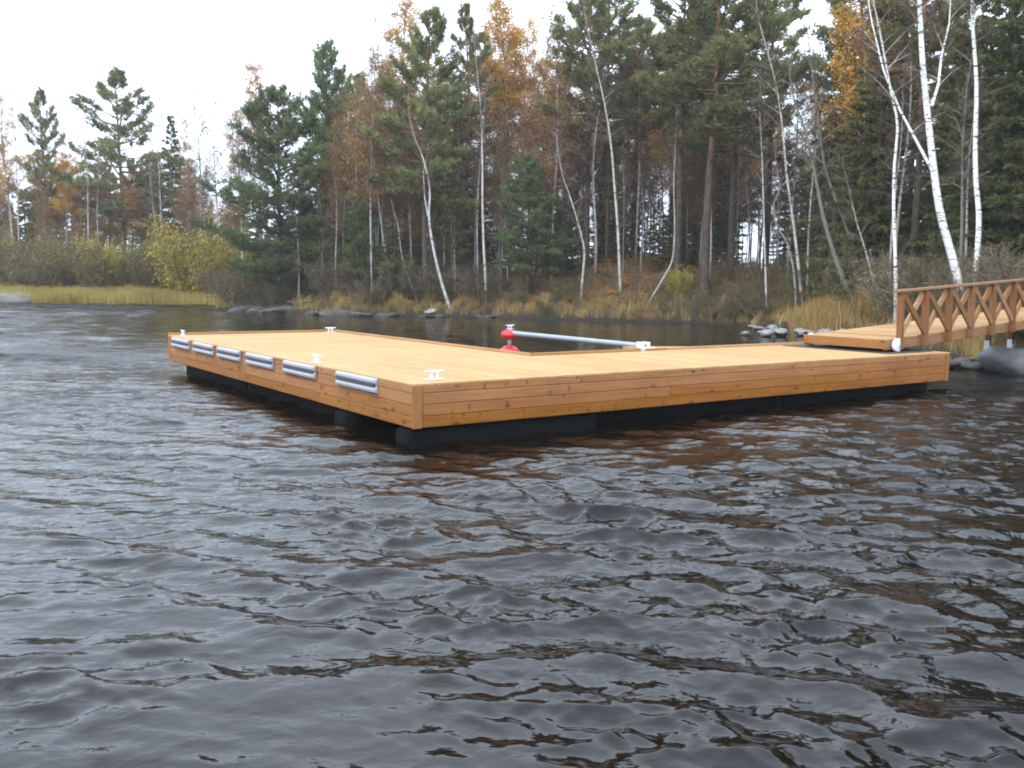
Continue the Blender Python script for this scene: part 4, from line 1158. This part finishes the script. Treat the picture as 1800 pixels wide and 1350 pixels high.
scatter(10, (-160, 420), (76, 95), PINES, (9, 13.5), 'pine', 'mid-sized pine in the wood of the left shore', 'pine', 'pines of the left shore', 1.8)
scatter(10, (-160, 430), (70, 86), BARE, (7, 12), 'birch', 'bare birch in the low wood of the left shore', 'birch', 'bare birches of the left shore', 1.5)

scatter(20, (540, 1250), (50, 66), OLPINE + SPRUCEO + YPINE[1:], (3.5, 8.5), 'young tree', 'young olive-green conifer filling the gaps between the trunks of the point', 'young tree', 'young conifers between the trunks', 1.0)
scatter(60, (480, 1500), (50, 74), BARE[2:], (5, 10), 'birch', 'very thin young birch pole in the crowded wood of the point', 'birch', 'young birch poles of the point', .7)
scatter(30, (1120, 1500), (54, 78), BARE[:2] + ALDER, (3.5, 8), 'birch', 'leafless sapling in the gap of the wood right of the heath mound', 'sapling', 'saplings right of the heath mound', .9)
scatter(12, (1100, 1500), (52, 78), BIRCHR + SPRUCEO, (3, 9), 'birch', 'brownish young tree in the gap of the wood right of the heath mound', 'young tree', 'brown young trees right of the mound', .9)
scatter(10, (1000, 1500), (50, 74), BIRCHO[1:], (8, 14), 'birch', 'golden birch between the tall pines right of centre', 'birch', 'golden birches right of centre')
# ---- bushes
taken = []


def bush(protos, px, Y, h, h0, label, group=None, sxy=1.0):
    q = uny(px, 480, Y); plant('bush', random.choice(protos), q[0], q[1], h, h0, None, label, 'bush', group, ('stems', 'leaves'), sxy)


bush(BUSHY, 335, 65.5, 5.2, 3.2, 'bright yellow willow bush on the left shore beside the point', None, .95)
bush(BUSHO, 285, 67, 4.4, 2.6, 'dull olive bush left of the bright yellow willow', None, .8)
bush(BUSHY, 385, 66, 3.4, 3.2, 'small yellow bush at the right end of the sedge', None, .9)
bush(BUSHY, 172, 67, 4.4, 3.2, 'yellowish bush in the middle of the left shore thicket', None, .62)
bush(BUSHY, 1192, 47, 1.7, 3.2, 'sparse yellow-leaved sapling bush by the thick pine', None, .7)
bush(BUSHO, 428, 56, 2.7, 2.6, 'olive bush overhanging the water at the tip of the point', None, 1.0)
bush(BUSHO, 405, 60, 2.6, 2.6, 'olive bush behind the tip of the point at the end of the sedge', None, 1.1)


def scat_bush(n, pxr, dr, protos, hr, h0, label, group, sep=.8, sxy=(.8, 1.3), Yr=(20, 90)):
    for k in range(n):
        for t in range(200):
            px = random.uniform(*pxr); Y = random.uniform(*Yr); q = uny(px, 480, Y); d = float(shore_dist(np.array([q[0]]), np.array([q[1]]))[0])
            if dr[0] < d < dr[1] and free(q[0], q[1], sep): break
        else: continue
        plant('bush', random.choice(protos), q[0], q[1], random.uniform(*hr), h0, None, label, 'bush', group, ('stems', 'leaves'), random.uniform(*sxy))


scat_bush(30, (-120, 420), (4.0, 9), BUSHO + BUSHG + BUSHG[:1], (2.6, 4.6), 2.6, 'olive-brown bush in the thicket behind the sedge of the left shore', 'olive thicket of the left shore', 1.0, Yr=(60, 80))
scat_bush(36, (430, 860), (.7, 7), BUSHB, (1.0, 2.6), 2.2, 'leafless twiggy bush at the front of the wood on the point', 'bare bushes on the point', .8, Yr=(46, 62))
scat_bush(12, (860, 1015), (.3, 4), BUSHO + BUSHB[1:], (.6, 1.3), 2.6, 'low olive bush on the bank left of the heath mound', 'low bushes left of the mound', .8, Yr=(40, 55))
scat_bush(24, (1165, 1350), (.3, 4), BUSHO + BUSHB[1:], (.6, 1.4), 2.6, 'low olive bush on the bank right of centre', 'low bushes right of centre', .8, Yr=(40, 55))
scat_bush(14, (1180, 1560), (1.5, 9), BUSHO, (1.0, 2.0), 2.6, 'olive bush among the trunks behind the golden reeds', 'bushes behind the reeds', .8, Yr=(33, 52))
scat_bush(16, (1440, 1850), (1.5, 10), BUSHB, (1.2, 2.4), 2.2, 'twiggy brown bush on the slope behind the gangway', 'brown bushes behind the gangway', .8, Yr=(24, 44))
scat_bush(16, (1580, 1850), (.3, 4), BUSHO + BUSHB, (.5, 1.2), 2.6, 'low olive bush on the bank below the gangway', 'bank bushes below the gangway', .6, Yr=(19, 34))

# ---- grass, reeds, sedge, heath: uncountable
def blades(name, pts, hts, mat, wid=.022, lean=.3, label=None, seed=0, cat='grass', tints=None):
    rng = np.random.RandomState(seed); n = len(pts); g = Geo()
    a = rng.uniform(0, 6.28, n); l = rng.uniform(.05, lean, n) * hts; d = np.stack([np.cos(a), np.sin(a), np.zeros(n)], -1)
    s = np.stack([-np.sin(a + rng.normal(size=n)), np.cos(a), np.zeros(n)], -1); s = unit(s)
    p0 = pts; p1 = pts + d * (l * .35)[:, None] + np.array([0, 0, 1]) * (hts * .6)[:, None]; p2 = pts + d * l[:, None] + np.array([0, 0, 1]) * hts[:, None]
    w = wid * rng.uniform(.6, 1.3, n)[:, None]
    V = np.stack([p0 - s * w * .5, p0 + s * w * .5, p1 + s * w * .4, p1 - s * w * .4, p2 + s * w * .12, p2 - s * w * .12], 1)
    b = (np.arange(n) * 6)[:, None, None]; q = np.array([[0, 1, 2, 3], [3, 2, 4, 5]])[None] + b
    tt = rng.uniform(.1, .9, n) if tints is None else np.clip(tints + rng.normal(size=n) * .12, 0, 1)
    g.add(V.reshape(-1, 3), q.reshape(-1, 4), None, np.repeat(tt, 2))
    tag(g.build(name, mat), label, cat, None, 'stuff')


def scatter_pts(n, pxr, Yr, dr, seed, clump=None):
    rng = np.random.RandomState(seed); out = []
    while sum(map(len, out)) < n:
        px = rng.uniform(*pxr, n); Y = rng.uniform(*Yr, n); X = (px - 900) / F * Y * 1.01
        d = shore_dist(X, Y); m = (d > dr[0]) & (d < dr[1])
        if clump: m &= vnoise(X / clump, Y / clump, seed + 5) > rng.uniform(-.1, 1.3, n)
        out.append(np.stack([X[m], Y[m]], -1))
    P = np.concatenate(out)[:n]; return np.column_stack([P, land_h(P[:, 0], P[:, 1])])


P = scatter_pts(30000, (-260, 415), (58, 72), (-.6, 4.8), 31); P[:, 2] = np.maximum(P[:, 2], -.05)
blades('sedge', P, np.random.RandomState(1).uniform(.45, 1.0, len(P)), M['sedge'], .035, .35, 'yellow sedge along the waterline of the left shore', 1, 'sedge', .5 + .25 * vnoise(P[:, 0] / 4, P[:, 1] / 2, 9))
rng = np.random.RandomState(2)
n = 9000; c = unz(1440, 590, 0); X = c[0] + .9 + rng.normal(size=n) * 1.15; Y = c[1] + 1.6 + rng.normal(size=n) * .9
P = np.column_stack([X, Y, np.maximum(land_h(X, Y), -.03)]); P = P[shore_dist(X, Y) > -.25]
blades('reeds', P, rng.uniform(.5, 1.05, len(P)), M['reed'], .026, .55, 'tall golden reeds at the waterline left of the gangway', 3, 'reeds')
P = scatter_pts(10000, (520, 1380), (38, 56), (.1, 1.8), 33, .7)
blades('shore_grass', P, np.random.RandomState(4).uniform(.15, .6, len(P)) * (.8 + .35 * vnoise(P[:, 0] / 1.6, P[:, 1] / 1.6, 61)).clip(.35, 1.5), M['grass'], .03, .7, 'golden grass tufts along the bank of the wooded point', 5, 'grass', .32 + .3 * vnoise(P[:, 0] / 2.5, P[:, 1] / 2.5, 12))
P = scatter_pts(9000, (1380, 1900), (17, 36), (.2, 5), 35, .8)
blades('bank_grass', P, np.random.RandomState(6).uniform(.15, .5, len(P)), M['grass'], .018, .6, 'dry brown grass on the bank around the gangway', 7, 'grass', .3 + .3 * vnoise(P[:, 0] / 2, P[:, 1] / 2, 14))
P = scatter_pts(6500, (1560, 1900), (18.5, 28), (.0, 3), 36, None)
blades('bank_grass', P, np.random.RandomState(16).uniform(.15, .55, len(P)), M['grass'], .016, .7, 'dense dry grass on the near bank under the gangway', 17, 'grass', .25 + .25 * vnoise(P[:, 0] / 1.2, P[:, 1] / 1.2, 15))
P = scatter_pts(34000, (560, 1800), (24, 64), (1.2, 14), 37, 1.1)
g = Geo(); rng = np.random.RandomState(8); n = len(P)
g.leaves(P + np.array([0, 0, 1]) * rng.uniform(.02, .35, n)[:, None], rng.normal(size=(n, 3)) + np.array([0, 0, .6]), rng.uniform(.08, .2, n), rng.uniform(.05, .1, n), np.clip(.5 + .35 * vnoise(P[:, 0] / 2, P[:, 1] / 2, 17) + rng.normal(size=n) * .12, 0, 1), 0, rng)
tag(g.build('heath', M['heath']), 'rusty brown heath and bilberry covering the forest floor', 'heath', None, 'stuff')

# driftwood on the bank
for k, (x0, y0, x1, y1, z, lab) in enumerate([(1120, 562, 1172, 545, .25, 'grey driftwood branch leaning on the bank right of the heath mound'), (1158, 563, 1185, 548, .2, 'short pale driftwood stick beside the longer grey branch'),
                                              (1205, 560, 1228, 574, .3, 'brown broken branch over the rusty bank right of the driftwood'), (610, 462, 672, 461, 3.2, None)]):
    if lab is None: continue
    a = unz(x0, y0, .1); b = unz(x1, y1, .45); b[1] = a[1] + .6
    g = Geo(); mid = (a + b) / 2 + np.array([.05, 0, .12]); g.tube([a, mid, b], [.05, .04, .02], 7)
    for q in range(4): g.tube([mid + (b - mid) * q * .25, mid + (b - mid) * q * .25 + np.array([random.uniform(-.4, .4), random.uniform(-.2, .3), random.uniform(.2, .5)])], [.02, .006], 5)
    tag(g.build('driftwood', M['greybark'], None, True), lab, 'driftwood')

# ------------------------------------------------------------------ sky and light
SUN_EL, SUN_AZ = math.radians(33), math.radians(212)      # behind the camera, to the left
w = bpy.data.worlds.new('World'); S.world = w; w.use_nodes = True
nt = w.node_tree; nt.nodes.clear()
out = nt.nodes.new('ShaderNodeOutputWorld'); bg = nt.nodes.new('ShaderNodeBackground')
sky = nt.nodes.new('ShaderNodeTexSky'); sky.sky_type = 'NISHITA'; sky.sun_disc = False
sky.sun_elevation = SUN_EL; sky.sun_rotation = SUN_AZ; sky.dust_density = 4.0; sky.air_density = 1.0; sky.altitude = 80
hs = nt.nodes.new('ShaderNodeHueSaturation'); hs.inputs['Saturation'].default_value = .22; nt.links.new(sky.outputs[0], hs.inputs['Color'])
tc = nt.nodes.new('ShaderNodeTexCoord')
cl = nt.nodes.new('ShaderNodeTexNoise'); cl.inputs['Scale'].default_value = 2.2; cl.inputs['Detail'].default_value = 5; cl.inputs['Roughness'].default_value = .6
mp = nt.nodes.new('ShaderNodeMapping'); mp.inputs['Scale'].default_value = (1, 1, 2.2); nt.links.new(tc.outputs['Generated'], mp.inputs[0]); nt.links.new(mp.outputs[0], cl.inputs['Vector'])
rp = nt.nodes.new('ShaderNodeValToRGB'); rp.color_ramp.elements[0].position = .3; rp.color_ramp.elements[0].color = (15.6, 18.6, 23.0, 1); rp.color_ramp.elements[1].position = .72; rp.color_ramp.elements[1].color = (20.8, 23.6, 27.4, 1)
nt.links.new(cl.outputs[0], rp.inputs[0])
mx = nt.nodes.new('ShaderNodeMix'); mx.data_type = 'RGBA'; mx.inputs[0].default_value = .85
nt.links.new(hs.outputs[0], mx.inputs[6]); 
nz = nt.nodes.new('ShaderNodeVectorMath'); nz.operation = 'NORMALIZE'; nt.links.new(tc.outputs['Generated'], nz.inputs[0])
sz = nt.nodes.new('ShaderNodeSeparateXYZ'); nt.links.new(nz.outputs[0], sz.inputs[0])
mr = nt.nodes.new('ShaderNodeMapRange'); mr.inputs['From Min'].default_value = 0; mr.inputs['From Max'].default_value = 1; mr.inputs['To Min'].default_value = .84; mr.inputs['To Max'].default_value = 1.4
nt.links.new(sz.outputs[2], mr.inputs[0])
ml = nt.nodes.new('ShaderNodeVectorMath'); ml.operation = 'SCALE'; nt.links.new(rp.outputs[0], ml.inputs[0]); nt.links.new(mr.outputs[0], ml.inputs['Scale'])
nt.links.new(ml.outputs[0], mx.inputs[7])
nt.links.new(mx.outputs[2], bg.inputs[0]); bg.inputs[1].default_value = .1
nt.links.new(bg.outputs[0], out.inputs[0])
sun = bpy.data.lights.new('sun', 'SUN'); sun.energy = 1.5; sun.angle = math.radians(14); sun.color = (1, .93, .83)
so = bpy.data.objects.new('sun', sun); COL.objects.link(so)
from mathutils import Vector, Matrix
d = Vector((math.sin(SUN_AZ) * math.cos(SUN_EL), math.cos(SUN_AZ) * math.cos(SUN_EL), math.sin(SUN_EL)))
so.rotation_euler = (-d).to_track_quat('-Z', 'Y').to_euler(); so.location = (0, 0, 40)

g = Geo(); g.box(-3600, 3600, -3600, 3800, -2.6, 26)
hz = bpy.data.materials.new('thin_damp_air'); hz.use_nodes = True; hn = hz.node_tree; hn.nodes.clear()
ho = hn.nodes.new('ShaderNodeOutputMaterial'); hv = hn.nodes.new('ShaderNodeVolumePrincipled')
hv.inputs['Color'].default_value = (1, .97, .92, 1); hv.inputs['Density'].default_value = .00065; hv.inputs['Anisotropy'].default_value = .2
hn.links.new(hv.outputs[0], ho.inputs['Volume'])
tag(g.build('haze', hz), kind='stuff')

# ------------------------------------------------------------------ camera and render
cam = bpy.data.cameras.new('camera'); co = bpy.data.objects.new('camera', cam); COL.objects.link(co)
cam.sensor_fit = 'HORIZONTAL'; cam.sensor_width = 36; cam.lens = F / 1800 * 36; cam.clip_end = 8000; cam.clip_start = .05
co.matrix_world = Matrix(((R2[0], U2[0], -FW[0], 0), (R2[1], U2[1], -FW[1], 0), (R2[2], U2[2], -FW[2], CAMH), (0, 0, 0, 1)))
S.camera = co
S.render.engine = 'CYCLES'
S.view_settings.view_transform = 'Standard'; S.view_settings.look = 'None'; S.view_settings.exposure = 0.30; S.view_settings.gamma = 1
S.cycles.filter_width = 1.9
S.cycles.use_denoising = True
S.cycles.max_bounces = 6; S.cycles.diffuse_bounces = 3; S.cycles.glossy_bounces = 3; S.cycles.transmission_bounces = 2
S.cycles.caustics_reflective = False
